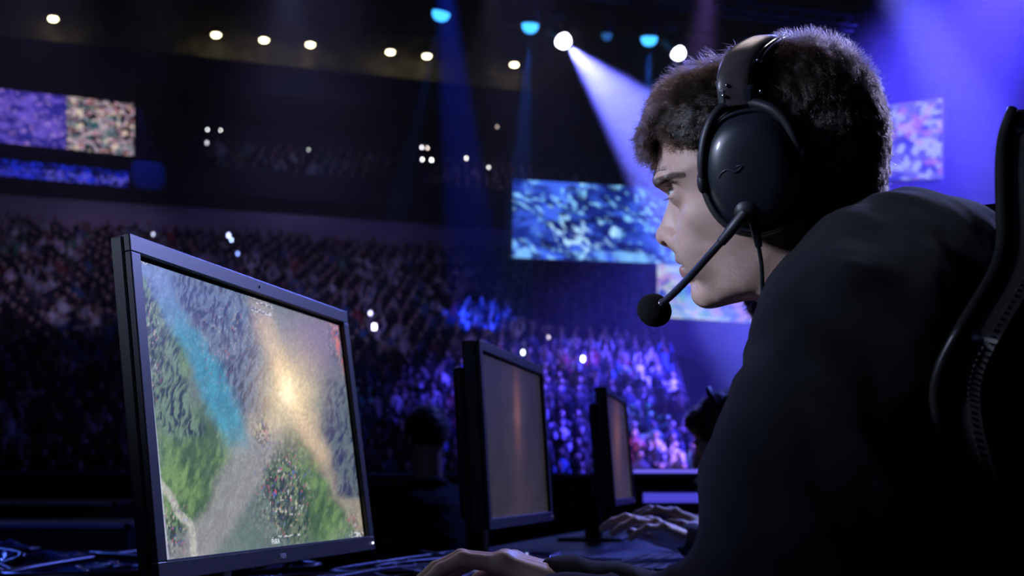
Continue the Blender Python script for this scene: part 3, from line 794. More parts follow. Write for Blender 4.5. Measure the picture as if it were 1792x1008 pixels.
class Vox:
    """a grid in the frame (o, R): columns of R are the local axes in world space"""
    def __init__(s, lo, hi, h, o=(0, 0, 0), R=np.eye(3)):
        s.lo = np.array(lo, float); s.h = h; s.o = np.asarray(o, float); s.R = np.asarray(R, float)
        s.n = np.ceil((np.array(hi)-s.lo)/h).astype(int)+1; s.F = np.full(s.n, 1.0, np.float32)
        s.ax = [(s.lo[i]+np.arange(s.n[i])*h).astype(np.float32) for i in range(3)]
    def sub(s, lo, hi):
        a = np.clip(np.floor((np.asarray(lo)-s.lo)/s.h).astype(int), 0, s.n-1); b = np.clip(np.ceil((np.asarray(hi)-s.lo)/s.h).astype(int)+1, 1, s.n)
        sl = tuple(slice(int(a[i]), int(max(b[i], a[i]+1))) for i in range(3))
        return sl, s.ax[0][sl[0]][:, None, None], s.ax[1][sl[1]][None, :, None], s.ax[2][sl[2]][None, None, :]
    def put(s, fn, lo, hi, k, neg=False):
        pad = k+4*s.h; sl, X, Y, Z = s.sub(np.asarray(lo)-pad, np.asarray(hi)+pad)
        d = fn(X, Y, Z).astype(np.float32)
        s.F[sl] = -smin(-s.F[sl], d, k) if neg else smin(s.F[sl], d, k)
        return s
    def cap(s, a, b, ra, rb, k=.01, neg=False, sy=1.0):
        a = np.asarray(a, float); b = np.asarray(b, float); m = max(ra, rb)
        def fn(X, Y, Z):
            d = b-a; L = float(d@d)+1e-12
            t = np.clip(((X-a[0])*d[0]+(Y-a[1])*d[1]+(Z-a[2])*d[2])/L, 0, 1)
            return np.sqrt((X-a[0]-t*d[0])**2+((Y-a[1]-t*d[1])*sy)**2+(Z-a[2]-t*d[2])**2)-(ra+(rb-ra)*t)
        return s.put(fn, np.minimum(a, b)-m/min(sy, 1), np.maximum(a, b)+m/min(sy, 1), k, neg)
    def ell(s, c, r, k=.01, neg=False, R=None):
        c = np.asarray(c, float); r = np.asarray(r, float)
        Rm = np.eye(3) if R is None else np.asarray(R, float)
        m = max(r) if R is not None else r
        def fn(X, Y, Z):
            x, y, z = X-c[0], Y-c[1], Z-c[2]
            u = (Rm[0, 0]*x+Rm[1, 0]*y+Rm[2, 0]*z)/r[0]; v = (Rm[0, 1]*x+Rm[1, 1]*y+Rm[2, 1]*z)/r[1]; w = (Rm[0, 2]*x+Rm[1, 2]*y+Rm[2, 2]*z)/r[2]
            k0 = np.sqrt(u*u+v*v+w*w); k1 = np.sqrt((u/r[0])**2+(v/r[1])**2+(w/r[2])**2)+1e-9
            return k0*(k0-1)/k1
        return s.put(fn, c-m, c+m, k, neg)
    def chain(s, pts, k=.01, neg=False):
        """pts [(x,y,z,r)]"""
        for p, q in zip(pts[:-1], pts[1:]): s.cap(p[:3], q[:3], p[3], q[3], k, neg)
        return s
    def blur(s, it=1):
        for _ in range(it):
            for ax in range(3): s.F = .5*s.F+.25*(np.roll(s.F, 1, ax)+np.roll(s.F, -1, ax))
        return s
    def mesh(s):
        F = s.F; S = F < 0; n = s.n
        cs = np.zeros(tuple(n-1), np.int8)
        for i in (0, 1):
            for j in (0, 1):
                for k in (0, 1): cs += S[i:n[0]-1+i, j:n[1]-1+j, k:n[2]-1+k]
        act = (cs > 0) & (cs < 8); idx = np.argwhere(act); ids = np.full(act.shape, -1, np.int32); ids[act] = np.arange(len(idx))
        acc = np.zeros((len(idx), 3)); cnt = np.zeros(len(idx))
        for ax in range(3):
            o1, o2 = [a for a in range(3) if a != ax]
            for u in (0, 1):
                for v in (0, 1):
                    c0 = idx.copy(); c0[:, o1] += u; c0[:, o2] += v; c1 = c0.copy(); c1[:, ax] += 1
                    f0 = F[tuple(c0.T)]; f1 = F[tuple(c1.T)]; m = (f0 < 0) != (f1 < 0)
                    t = f0[m]/(f0[m]-f1[m]); P = c0[m].astype(float); P[:, ax] += t; acc[m] += P; cnt[m] += 1
        V = acc/cnt[:, None]; faces = []
        for ax in range(3):
            o1, o2 = (ax+1) % 3, (ax+2) % 3
            lo = [slice(1, -1)]*3; lo[ax] = slice(0, -1); hi = list(lo); hi[ax] = slice(1, None)
            A = S[tuple(lo)]; B = S[tuple(hi)]
            for flip, M in ((False, A & ~B), (True, ~A & B)):
                e = np.argwhere(M); e = e+1; e[:, ax] -= 1
                q = []
                for du, dv in ((0, 0), (-1, 0), (-1, -1), (0, -1)):
                    c = e.copy(); c[:, o1] += du; c[:, o2] += dv; q.append(ids[tuple(c.T)])
                q = np.stack(q, 1)
                faces.append(q if not flip else q[:, ::-1])
        Fq = np.concatenate(faces); Fq = Fq[(Fq >= 0).all(1)]
        L = s.lo+V*s.h
        return L, Fq
    def world(s, L): return s.o+L@s.R.T

def relax(L, Fq, it=2, lam=.5):
    L = L.copy(); n = len(L)
    E = np.concatenate([Fq[:, [0, 1]], Fq[:, [1, 2]], Fq[:, [2, 3]], Fq[:, [3, 0]]]); E = np.concatenate([E, E[:, ::-1]])
    deg = np.bincount(E[:, 0], minlength=n)
    for _ in range(it):
        A = np.stack([np.bincount(E[:, 0], L[E[:, 1], i], n) for i in range(3)], 1)/np.maximum(deg, 1)[:, None]
        L += (A-L)*lam
    return L

# ------------------------------------------------------------------ the player: frame of the head
H_D = 1.12
H0 = at(1340, 300, H_D)
_h = (H0-CAM)[:2]; _h /= np.linalg.norm(_h)
EF = np.array([-_h[1], _h[0], 0.0])                 # the way he faces
EL = np.array([-_h[0], -_h[1], 0.0])                # his left, towards the viewer
HR = np.stack([EF, EL, UP], 1)
def loc(px, py, l=0.0):
    """local (forward, left, up) of the point seen at a photo pixel, at lateral offset l"""
    P = on_plane(px, py, H0+EL*l, EL)-H0
    return np.array([P@EF, l, P@UP])
def locs(pts, l=0.0): return np.array([loc(x, y, l) for x, y in pts])
def pw(L): return H0+np.asarray(L)@HR.T

# the head is tilted a little towards the viewer: its own frame, with the ear axis along the line of sight
EL2 = -(H0-CAM)/np.linalg.norm(H0-CAM); UP2 = np.cross(EF, EL2)
HH = np.stack([EF, EL2, UP2], 1)
def lh(px, py, l=0.0):
    P = on_plane(px, py, H0+EL2*l, EL2)-H0
    return np.array([P@EF, l, P@UP2])
def lhs(pts, l=0.0): return np.array([lh(x, y, l) for x, y in pts])
def pwh(L): return H0+np.asarray(L)@HH.T

def dense(poly, n=6):
    """Catmull-Rom resampling of a closed outline"""
    P = np.asarray(poly, float); out = []
    N = len(P)
    for i in range(N):
        p0, p1, p2, p3 = P[i-1], P[i], P[(i+1) % N], P[(i+2) % N]
        for t in np.arange(n)/n:
            out.append(.5*((2*p1)+(-p0+p2)*t+(2*p0-5*p1+4*p2-p3)*t*t+(-p0+3*p1-3*p2+p3)*t**3))
    return np.array(out)

def poly_sd(X, Z, poly):
    """signed distance, positive inside"""
    d = np.full(np.broadcast(X, Z).shape, 1e9); ins = np.zeros(d.shape, bool); n = len(poly)
    for i in range(n):
        x0, z0 = poly[i]; x1, z1 = poly[(i+1) % n]; dx, dz = x1-x0, z1-z0
        t = np.clip(((X-x0)*dx+(Z-z0)*dz)/(dx*dx+dz*dz+1e-12), 0, 1)
        d = np.minimum(d, (X-x0-t*dx)**2+(Z-z0-t*dz)**2)
        c = ((z0 > Z) != (z1 > Z)); xi = x0+(Z-z0)*dx/(dz if abs(dz) > 1e-9 else 1e-9); ins ^= c & (X < xi)
    d = np.sqrt(d); return np.where(ins, d, -d)

def dome(d, D):
    t = np.clip(d/D, .003, 1); v = np.sqrt(1-(1-t)**2)
    return np.where(d < .003*D, v+(d/D-.003)*12, v)

SK = mat('skin', (0.5, 0.34, 0.28), 0.48, attr='col', sss=0.12, bump=(420, 0.22, 0.0006), spec=0.4)

FACE = [(1158, 225), (1152, 258), (1150, 298), (1150, 318), (1160, 332), (1178, 350), (1183, 378), (1184, 405), (1177, 431), (1181, 443), (1181.5, 452), (1186, 459.5), (1190, 463), (1188.5, 469), (1190.5, 478), (1196, 486), (1207, 493), (1213, 502),
        (1215, 514), (1220, 525), (1236, 533.5), (1262, 535), (1296, 528), (1322, 519), (1362, 480), (1400, 440), (1450, 415), (1500, 380),
        (1538, 310), (1552, 250), (1542, 190), (1512, 135), (1450, 92), (1370, 78), (1290, 92), (1225, 125), (1180, 172)]
def build_head():
    h = 0.00125
    v = Vox((-.17, -.105, -.19), (.125, .105, .135), h, H0, HH)
    pl = lhs(dense(FACE))[:, [0, 2]]
    X, Z = np.meshgrid(v.ax[0], v.ax[2], indexing='ij')
    sd = poly_sd(X, Z, pl)
    jaw = lhs([(1205, 500), (1216, 524), (1236, 533.5), (1262, 535), (1296, 528), (1322, 519), (1362, 480), (1400, 440), (1450, 415)])[:, [0, 2]]
    dj, _ = seg_dist(X, Z, [tuple(p) for p in jaw])
    inside = sd > 0
    a_ch, b_ch = lh(1236, 530)[[0, 2]]; b_ear = lh(1300, 300)[2]; b_br = lh(1150, 320)[2]
    zz = smooth01(Z, b_ch, b_ear); Wd = .052+(.0745-.052)*zz
    # wider towards the back of the jaw, narrower at the mouth
    Wd = Wd-(1-smooth01(X*-1, -.10, -.03))*.010*(1-smooth01(Z, b_ch+.06, b_br))
    D1 = .070-.012*smooth01(Z, b_ch+.09, b_br)
    # separate the front/top/back distance from the jaw edge
    pl2 = pl.copy(); low = pl2[:, 1] < b_ch+.045
    top = np.array([p for p in pl if True])
    face_only = lhs(dense([p if not (1215 < p[0] < 1505 and p[1] > 400) else (p[0], p[1]+260) for p in FACE]))[:, [0, 2]]
    sdf_ = poly_sd(X, Z, face_only)
    w = Wd*dome(np.minimum(sdf_, .2), D1)*dome(np.minimum(np.where(inside, dj, 1), 1), .026)
    w = np.where(inside, w, sd*9)
    gx, gz = np.gradient(w, h); g = np.sqrt(1+np.clip(gx*gx+gz*gz, 0, 60))
    for j in range(v.n[1]):
        v.F[:, j, :] = ((abs(v.ax[1][j])-w)/g)
    v.F = np.minimum(v.F, .03).astype(np.float32); v.blur(2)
    px = lambda x, y, l=0: lh(x, y)*[1, 0, 1]+[0, l, 0]
    # neck
    v.cap(px(1425, 400), px(1452, 600), .056, .060, .016)
    v.cap(px(1398, 450, .030), px(1372, 600, .012), .020, .016, .02); v.cap(px(1398, 450, -.030), px(1372, 600, -.012), .020, .016, .02)
    for s in (1, -1):
        v.ell(px(1268, 372, .050*s), (.030, .010, .014), .022)            # cheekbone
        v.ell(px(1335, 450, .046*s), (.032, .012, .026), .022)             # jaw muscle
        v.ell(px(1163, 336, .033*s), (.015, .0165, .0120), .014, True)    # eye socket
        v.ell(px(1163, 318, .024*s), (.0085, .024, .0065), .010)          # brow ridge
        v.ell(px(1197, 335, .032*s), (.0134,)*3, .007)                    # lids
        v.cap(px(1183, 421, .014*s), px(1178, 417, .011*s), .0075, .0080, .005)   # wings of the nose
    for s in (1, -1): v.ell(px(1240, 424, .029*s), (.024, .016, .030), .018)
    v.cap(px(1184, 349), px(1167, 405), .0058, .0078, .008)
    v.cap(px(1198, 355), px(1187, 408), .0100, .0125, .008)
    v.ell(px(1164.5, 414), (.0090, .0100, .0085), .006)
    v.cap(px(1170, 424), px(1185, 432), .0035, .0045, .004)
    v.ell(px(1203, 455), (.0095, .0200, .0050), .005)                     # upper lip
    v.ell(px(1210, 475), (.0085, .0175, .0062), .005)                     # lower lip
    v.ell(px(1237, 514), (.0128, .018, .0120), .012)                      # chin
    for s in (1, -1):
        v.ell(px(1170.5, 426, .0085*s), (.0052, .0042, .0040), .002, True)  # nostril
        v.ell(px(1178, 333, .031*s), (.0105, .0130, .0034), .0014, True)    # lid opening
        v.cap(px(1191, 407, .0185*s), px(1190, 421, .0200*s), .0013, .0011, .005, True)
    v.ell(px(1194, 463.5), (.0100, .0235, .0011), .0026, True)            # line of the mouth
    L, Fq = v.mesh(); L = relax(L, Fq, 3, .5)
    return L, Fq

def head_colors(L):
    """skin, lips, brows, stubble and the shaved hairline, as colours of the skin itself"""
    n = len(L); a, l, b = L.T; al = np.abs(l)
    base = np.tile(np.array([0.50, 0.335, 0.265]), (n, 1))
    m = fbm(a*90, b*90+l*40, 3); base *= (.88+.22*m)[:, None]
    fr = smooth01(vnoise(a*700+l*300, b*700, 9), .86, .95); base = base*(1-fr[:, None]*.12)
    def P(x, y): return lh(x, y)[[0, 2]]
    def blob(x, y, ra, rb, lc=None, rl=.01, soft=.5):
        c = P(x, y); d = ((a-c[0])/ra)**2+((b-c[1])/rb)**2
        if lc is not None: d = d+((al-lc)/rl)**2
        return 1-smooth01(np.sqrt(d), 1-soft, 1+soft)
    lips = np.maximum(blob(1194, 457.5, .013, .0038, 0, .021, .25), blob(1202, 474, .012, .0052, 0, .019, .25))
    base = base*(1-lips[:, None])+np.array([.40, .17, .15])*lips[:, None]
    red = blob(1158, 415, .014, .012, 0, .02, .8)*.35; base = base*(1-red[:, None])+np.array([.5, .24, .19])*red[:, None]
    st = smooth01(b, P(1200, 520)[1]-.02, P(1200, 500)[1])*(1-smooth01(b, P(1200, 445)[1], P(1200, 425)[1])); st = st*(1-smooth01(-a, .02, .05))*smooth01(vnoise(a*2200+l*800, b*2200+l*900, 5), .35, .6)*.13
    base = base*(1-st[:, None])
    d, t = seg_dist(a, b, [tuple(P(*p)) for p in ((1149, 321), (1165, 315), (1185, 307), (1204, 306))])
    br = (1-smooth01(d, .0030-.0012*t, .0052-.002*t))*smooth01(al, .008, .016)*(.75+.25*vnoise(a*2500, b*1500, 4))
    base = base*(1-br[:, None]*.93)+np.array([.012, .009, .008])*br[:, None]*.93
    # under the hair the scalp is dark with roots
    hp = lhs(HAIR_MASK)[:, [0, 2]]; hm = smooth01(poly_sd(a, b, hp), -.004, .006)
    base = base*(1-hm[:, None]*.9)+np.array([.02, .015, .012])*hm[:, None]*.9
    return base

HAIR_OUT = [(1150, 284), (1139, 272), (1131, 250), (1129, 228), (1137, 208), (1151, 184), (1170, 162), (1194, 143), (1232, 128), (1266, 121), (1302, 106), (1354, 92), (1380, 84), (1411, 79),
            (1444, 83), (1472, 97), (1500, 118), (1526, 144), (1543, 176), (1553, 203), (1556, 234), (1553, 278), (1548, 314), (1544, 340), (1500, 420), (1400, 470), (1250, 470), (1190, 400), (1170, 330)]
HAIR_MASK = [(1149, 292), (1130, 284), (1100, 256), (1100, 180), (1150, 120), (1220, 80), (1350, 40), (1480, 40), (1600, 130), (1610, 300), (1552, 352), (1500, 362), (1452, 378), (1415, 372),
             (1385, 330), (1330, 300), (1262, 292), (1244, 300), (1236, 268), (1214, 261), (1194, 252), (1180, 232), (1163, 216), (1153, 238), (1150, 262)]
def build_hair_mass():
    h = .0018
    v = Vox((-.17, -.115, -.10), (.145, .115, .15), h, H0, HH)
    X, Z = np.meshgrid(v.ax[0], v.ax[2], indexing='ij')
    sd = poly_sd(X, Z, lhs(dense(HAIR_OUT, 4))[:, [0, 2]]); mk = poly_sd(X, Z, lhs(dense(HAIR_MASK, 4))[:, [0, 2]])
    bt = lh(1300, 180)[2]
    top = smooth01(Z, bt-.05, bt+.04)
    W = .0775+.006*top; w = np.where(sd > 0, W*dome(sd, .058), sd*9)
    # face side: the hair thins out to the skin at the hairline
    n1 = fbm(X*70+Z*20, Z*60, 11, 3)
    w = w+(n1-.5)*.008*smooth01(sd, 0, .01)
    gx, gz = np.gradient(w, h); g = np.sqrt(1+np.clip(gx*gx+gz*gz, 0, 60))
    mm = -mk
    for j in range(v.n[1]):
        f = (abs(v.ax[1][j])-w)/g
        v.F[:, j, :] = -smin(-f, -mm, .006)
    v.F = np.clip(v.F, -.03, .03).astype(np.float32)
    # clumps
    L, Fq = v.mesh(); L = relax(L, Fq, 1, .5)
    return L, Fq
# ------------------------------------------------------------------ hands
FING = [(.090, .024, (.043, .026, .021), .0092), (.093, .003, (.048, .030, .022), .0094), (.088, -.017, (.044, .028, .021), .0089), (.078, -.035, (.034, .021, .019), .0080)]
def hand(v, W, Xd, Zd, thumb, pitch=((3, -31, -45),)*4, spread=(3, 0, -3, -7), k=.006, rw=.024, s=1.0, thumb_drop=0.0):
    """W wrist, Xd towards the knuckles, Zd back of the hand, thumb=+1/-1 side along y; all in the frame of v"""
    W = np.asarray(W, float); X = np.asarray(Xd, float); X = X/np.linalg.norm(X); Z = np.asarray(Zd, float); Z = Z-X*(Z@X); Z /= np.linalg.norm(Z)
    Y = np.cross(Z, X)*thumb
    P = lambda x, y, z: W+s*(X*x+Y*y+Z*z)
    tips = []
    for i, (mx, my, L, r) in enumerate(FING):
        m = P(mx, my, 0 if i < 3 else -.004)
        v.cap(P(.0, my*.55, -.003), m, s*.0165, s*(r+.0030), .012)
        v.ell(m+Z*s*.003, (s*(r+.0022),)*3, .005)
        sp = math.radians(spread[i]); p = m; dirh = X*math.cos(sp)+Y*math.sin(sp)
        pi = pitch[i % len(pitch)]
        for j in range(3):
            a = math.radians(pi[j]); q = p+(dirh*math.cos(a)+Z*math.sin(a))*L[j]*s
            v.cap(p, q, s*(r-.0006*j+(.0004 if j else 0)), s*(r-.0006*(j+1)), .0035 if j else .005)
            p = q
        tips.append((p, dirh*math.cos(a)+Z*math.sin(a), Z*math.cos(a)-dirh*math.sin(a), r))
    T = [P(.012, .022, -.010), P(.048, .044, -.016-thumb_drop), P(.080, .052, -.020-thumb_drop), P(.106, .046, -.024-thumb_drop)]
    v.cap(T[0], T[1], s*.0165, s*.0128, .012); v.cap(T[1], T[2], s*.0115, s*.0102, .005); v.cap(T[2], T[3], s*.0104, s*.0085, .003)
    v.cap(P(.05, .016, -.008), P(.05, -.02, -.008), s*.014, s*.014, .014)
    return tips

def arm_skin(v, elbow, wrist, r0=.040, rw=.025):
    v.cap(elbow, wrist, r0, rw, .012, sy=1.0)

# ------------------------------------------------------------------ the player
SEAT_L = H0 - 0
def b_of(z): return z-H0[2]
ELB_R = np.array([*loc(1275, 1088, -.20)]); WR_R = loc(1028, 1036, -.165); MC_R = loc(892, 987, -.165)
SH_L, SH_R = loc(1500, 640, .165), loc(1480, 640, -.175)
ELB_L = loc(1336, 1116, .235); WR_L = np.array([.27, .12, b_of(.79)]); HD_L = np.array([.36, .09, b_of(.80)])
PEL = np.array([-.20, 0, b_of(.56)])

head_L, head_F = build_head()
hcol = head_colors(head_L)
parts = [(head_L, head_F, hcol)]
# forearm and right hand on the mouse, fine grid
lo = np.minimum(np.minimum(WR_R, MC_R), WR_R)-.05; hi = np.maximum(WR_R, MC_R)+.05
hv = Vox((WR_R[0]-.09, WR_R[1]-.085, b_of(.755)), (WR_R[0]+.26, WR_R[1]+.09, WR_R[2]+.075), .0013, H0, HR)
tips = hand(hv, WR_R, MC_R-WR_R, UP, 1, pitch=((-12, -44, -58), (-13, -42, -56), (-16, -46, -58), (-20, -48, -60)), spread=(2, 0, -3, -8), thumb_drop=.012)
hv.cap(WR_R+(ELB_R-WR_R)*.25, WR_R+(MC_R-WR_R)*.1, .027, .0215, .012)
# tendons and veins on the back of the hand
Xh = (MC_R-WR_R)/np.linalg.norm(MC_R-WR_R); Zh = UP-Xh*(UP@Xh); Zh /= np.linalg.norm(Zh); Yh = np.cross(Zh, Xh)
for my in (.020, .003, -.014): hv.cap(WR_R+Xh*.02+Yh*my*.6+Zh*.0150, WR_R+Xh*.084+Yh*my+Zh*.0108, .0022, .0020, .004)
L, Fq = hv.mesh(); L = relax(L, Fq, 2, .5)
al = L.T; c = np.tile(np.array([.52, .34, .27]), (len(L), 1))*(.88+.22*fbm(L[:, 0]*80, L[:, 1]*80, 5))[:, None]
for p, d, z, r in tips:                                # nails
    w = L-(p+z*r*.8); dd = np.sqrt((w@d/.007)**2+(w@np.cross(d, z)/.0055)**2+(w@z/.004)**2); m = 1-smooth01(dd, .8, 1.05)
    c = c*(1-m[:, None])+np.array([.62, .44, .40])*m[:, None]
parts.append((L, Fq, c))
# left hand, on the keys below the frame
hl = Vox((WR_L[0]-.10, WR_L[1]-.09, b_of(.752)), (WR_L[0]+.23, WR_L[1]+.09, WR_L[2]+.06), .002, H0, HR)
hand(hl, WR_L, HD_L-WR_L, UP, -1, pitch=((-5, -40, -60),)*4)
hl.cap(WR_L+(ELB_L-WR_L)*.25, WR_L, .027, .022, .012)
L, Fq = hl.mesh(); parts.append((L, Fq, np.tile(np.array([.52, .34, .27]), (len(L), 1))))
# trunk and upper arms under the clothes, one surface with the neck
tv = Vox((-.50, -.32, b_of(.40)), (.32, .34, -.10), .006, H0, HR)
neck0 = loc(1452, 590); tv.cap(neck0+[0, 0, .05], neck0+[-.01, 0, -.06], .05, .055, .02)
tv.cap(neck0+[-.03, 0, -.09], PEL, .085, .105, .03)
for sgn, S, E, Wr in ((1, SH_L, ELB_L, WR_L), (-1, SH_R, ELB_R, WR_R)):
    tv.cap(neck0+[-.02, 0, -.05], S, .05, .045, .03); tv.cap(S, E, .045, .036, .02); tv.cap(E, E+(Wr-E)*.9, .034, .024, .015)
L, Fq = tv.mesh(); parts.append((L, Fq, np.tile(np.array([.5, .335, .265]), (len(L), 1))))

PBASE = pw([PEL[0], 0, 0]); PBASE[2] = 0.0
player = empty('person', PBASE)
off = 0; VV = []; FF = []; CC = []
for k_, (L, Fq, c) in enumerate(parts): VV.append(pwh(L) if k_ == 0 else pw(L)); FF.append(Fq+off); CC.append(c); off += len(L)
mesh_obj('body', np.concatenate(VV), np.concatenate(FF), SK, player, True, attrs={'col': ('POINT', np.concatenate(CC))})
tag(player, 'young man in a black hoodie and headset, in sharp profile, leaning towards the nearest monitor', 'person')

# eyes
EYEM = mat('eye_white', (0.62, 0.60, 0.60), 0.12, coat=1.0, attr='col')
for sgn in (1, -1):
    c = lh(1198, 335)*[1, 0, 1]+[0, .032*sgn, 0]; r = .0124
    mb = MB().ball((0, 0, 0), r, 48, 36); V = mb.v[0]; Vx = V.copy(); V = np.stack([Vx[:, 2], Vx[:, 0], Vx[:, 1]], 1)   # pole to the front
    ang = np.degrees(np.arccos(np.clip(V[:, 0]/r, -1, 1)))
    ir = smooth01(ang, 28, 31); pu = smooth01(ang, 12, 14)
    col = np.array([.60, .58, .57])*ir[:, None]+(1-ir[:, None])*(np.array([.10, .16, .20])*pu[:, None]+.003*(1-pu[:, None]))
    V = V*(1+.055*np.exp(-(ang/24)**2))[:, None]
    mesh_obj('eye', pwh(V+c), mb.f, EYEM, player, True, attrs={'col': ('POINT', col)})

# strands ------------------------------------------------------------
def strands(name, roots, dirs, lengths, radius, m, parent, curl=.35, seg=7, seed=3, fall=.0, freq=2.2, normals=None, clump=0, cellsize=.007, cjit=.35):
    rg = np.random.default_rng(seed); N = len(roots); P = np.zeros((N, seg, 3)); P[:, 0] = roots
    d = dirs/np.linalg.norm(dirs, axis=1)[:, None]
    cell = np.floor(roots/.006); key = (cell@np.array([73856093, 19349663, 83492791])).astype(np.int64)
    ph = (key % 1000)/1000*6.283+rg.normal(0, .5, N); ax1 = np.cross(d, UP+.01); ax1 /= np.linalg.norm(ax1, axis=1)[:, None]; ax2 = np.cross(d, ax1)
    fq = freq*(1+rg.normal(0, .15, N))
    if clump:
        _, inv = np.unique(np.floor((roots+rg.normal(0, .0008, roots.shape))/cellsize), axis=0, return_inverse=True); inv = inv.ravel(); cnt = np.bincount(inv)
        cr = np.stack([np.bincount(inv, roots[:, i])/cnt for i in range(3)], 1)[inv]
        jit = rg.normal(0, 1, (len(cnt), 3))[inv]
        d = d+jit*cjit; d /= np.linalg.norm(d, axis=1)[:, None]
        ph = (rg.random(len(cnt))*6.283)[inv]+rg.normal(0, .25, N); fq = (freq*(1+rg.normal(0, .25, len(cnt))))[inv]
        pull = (cr-roots)/lengths[:, None]*clump
    for i in range(1, seg):
        t = i/(seg-1); st = (lengths/(seg-1))[:, None]
        w = curl*(np.cos(ph+t*6.283*fq)[:, None]*ax1+np.sin(ph+t*6.283*fq)[:, None]*ax2)
        dd = d+w*1.0; dd[:, 2] -= fall*t
        if clump: dd = dd+pull
        if normals is not None: dd = dd-normals*np.minimum((dd*normals).sum(1), 0)[:, None]*.8
        dd /= np.linalg.norm(dd, axis=1)[:, None]
        P[:, i] = P[:, i-1]+dd*st
    hc = bpy.data.hair_curves.new(name); hc.add_curves([seg]*N)
    origin = np.array(parent.matrix_basis.translation)
    pp = parent.parent
    if pp is not None: origin = origin+np.array(pp.matrix_basis.translation)
    hc.points.foreach_set('position', (P-origin).astype(np.float32).ravel())
    ra = np.tile(np.linspace(1, .25, seg), N)*radius
    a = hc.attributes.get('radius') or hc.attributes.new('radius', 'FLOAT', 'POINT'); a.data.foreach_set('value', ra.astype(np.float32))
    hc.materials.append(m)
    o = bpy.data.objects.new(name, hc); COL.objects.link(o); o.parent = parent
    return o
def hair_mat(name, color, rough=.3):
    m = bpy.data.materials.new(name); m.use_nodes = True; nt = m.node_tree; nt.nodes.clear()
    out = nt.nodes.new('ShaderNodeOutputMaterial'); h = nt.nodes.new('ShaderNodeBsdfHairPrincipled'); h.parametrization = 'COLOR'
    h.inputs['Color'].default_value = rgba(color); h.inputs['Roughness'].default_value = rough; h.inputs['Radial Roughness'].default_value = .5
    h.inputs['Random Roughness'].default_value = .3
    nt.links.new(h.outputs[0], out.inputs['Surface']); return m
HAIRM = hair_mat('brown_hair', (0.024, 0.0150, 0.0095), .22); HAIRB = mat('hair_roots', (0.010, 0.008, 0.007), 0.7)

hL, hF = build_hair_mass(); HW = pwh(hL)
hair = mesh_obj('hair', HW, hF, HAIRB, player, True)
def tri_samples(V, Fq, n, seed, wfun=None):
    rg = np.random.default_rng(seed); a, b, c, d = (V[Fq[:, i]] for i in range(4))
    nn = np.cross(c-a, d-b); ar = np.linalg.norm(nn, axis=1)*.5
    cen = (a+b+c+d)/4; w = ar*(wfun(cen) if wfun is not None else 1); w = w/w.sum()
    i = rg.choice(len(Fq), n, p=w); u = rg.random((n, 1)); v_ = rg.random((n, 1))
    P = (a[i]*(1-u)+b[i]*u)*(1-v_)+(d[i]*(1-u)+c[i]*u)*v_
    return P, nn[i]/(np.linalg.norm(nn[i], axis=1)[:, None]+1e-12)
P, N = tri_samples(hL, hF, 52000, 2)
cen = lh(1370, 260); out = P-cen
flip = (N*out).sum(1) < 0; N[flip] *= -1
a, l, b = P.T
a_f = lh(1150, 250)[0]; a_m = lh(1330, 150)[0]; b_t = lh(1300, 150)[2]
front = smooth01(a, a_m-.01, a_m+.03); topm = smooth01(b, b_t-.03, b_t+.035)
# combing: forward and down over the front, forward-up over the crown, down at the back and sides
F1 = np.stack([.75+0*a, .25*np.sign(l)*(np.abs(l) > .02), -.45+0*a], 1)
F2 = np.stack([.25+0*a, .55*np.sign(l)*smooth01(np.abs(l), 0, .05), .1+0*a], 1)
F3 = np.stack([.05+0*a, 0*a, -1.0+0*a], 1)
D = F1*front[:, None]+(1-front[:, None])*(F2*topm[:, None]+F3*(1-topm[:, None]))
D = D-N*(D*N).sum(1)[:, None]*.9+N*(.13+.12*topm)[:, None]
rg = np.random.default_rng(8); D = D+rg.normal(0, .09, D.shape)
side = smooth01(np.abs(l), .05, .07)*(1-smooth01(b, lh(1300, 230)[2], lh(1300, 120)[2]))
ln = (.007+.013*topm+.012*front*(1-side*.7)+.004*rg.random(len(a)))*(1-.5*side)
low = b < lh(1300, 262)[2]
ln = np.where(low & (a > lh(1275, 0)[0]), ln*.55, ln)
strands('hair_strands', pwh(P)-pwh(N*0.0)*0, (D@HH.T), ln, .00019, HAIRM, hair, curl=.62, freq=1.15, seg=9, normals=N@HH.T, clump=.8, cellsize=.0075, cjit=.28)
# a few loose hairs standing off the outline
P2, N2 = tri_samples(hL, hF, 1500, 12, lambda c: np.where((c[:, 2] > b_t-.02), 1.0, .25)); f2_ = (N2*(P2-cen)).sum(1) < 0; N2[f2_] *= -1
strands('stray_hairs', pwh(P2), (N2*.8+np.array([.1, 0, .3])+np.random.default_rng(9).normal(0, .45, N2.shape))@HH.T, np.random.default_rng(9).uniform(.010, .022, len(P2)), .00012, HAIRM, hair, curl=.55, freq=.8, seg=8)
# short hair fading into the skin along the hairline
mp = lhs(HAIR_MASK)[:, [0, 2]]
def edge_w(c):
    d = poly_sd(c[:, 0], c[:, 2], mp); return np.where((d > -.010) & (d < .006), smooth01(d, -.010, .002)**2, 0)+1e-9
P3, N3 = tri_samples(head_L, head_F, 5200, 14, edge_w); f3_ = (N3*(P3-cen)).sum(1) < 0; N3[f3_] *= -1
D3 = np.array([.10, 0, -1.0])+N3*.28+np.random.default_rng(15).normal(0, .16, N3.shape); fr3 = P3[:, 0] > a_f-.016; D3[fr3] = np.array([.5, 0, -.5])+N3[fr3]*.5
strands('hairline', pwh(P3), D3@HH.T, np.full(len(P3), .0065), .00013, HAIRM, hair, curl=.12, seg=4, clump=.2)
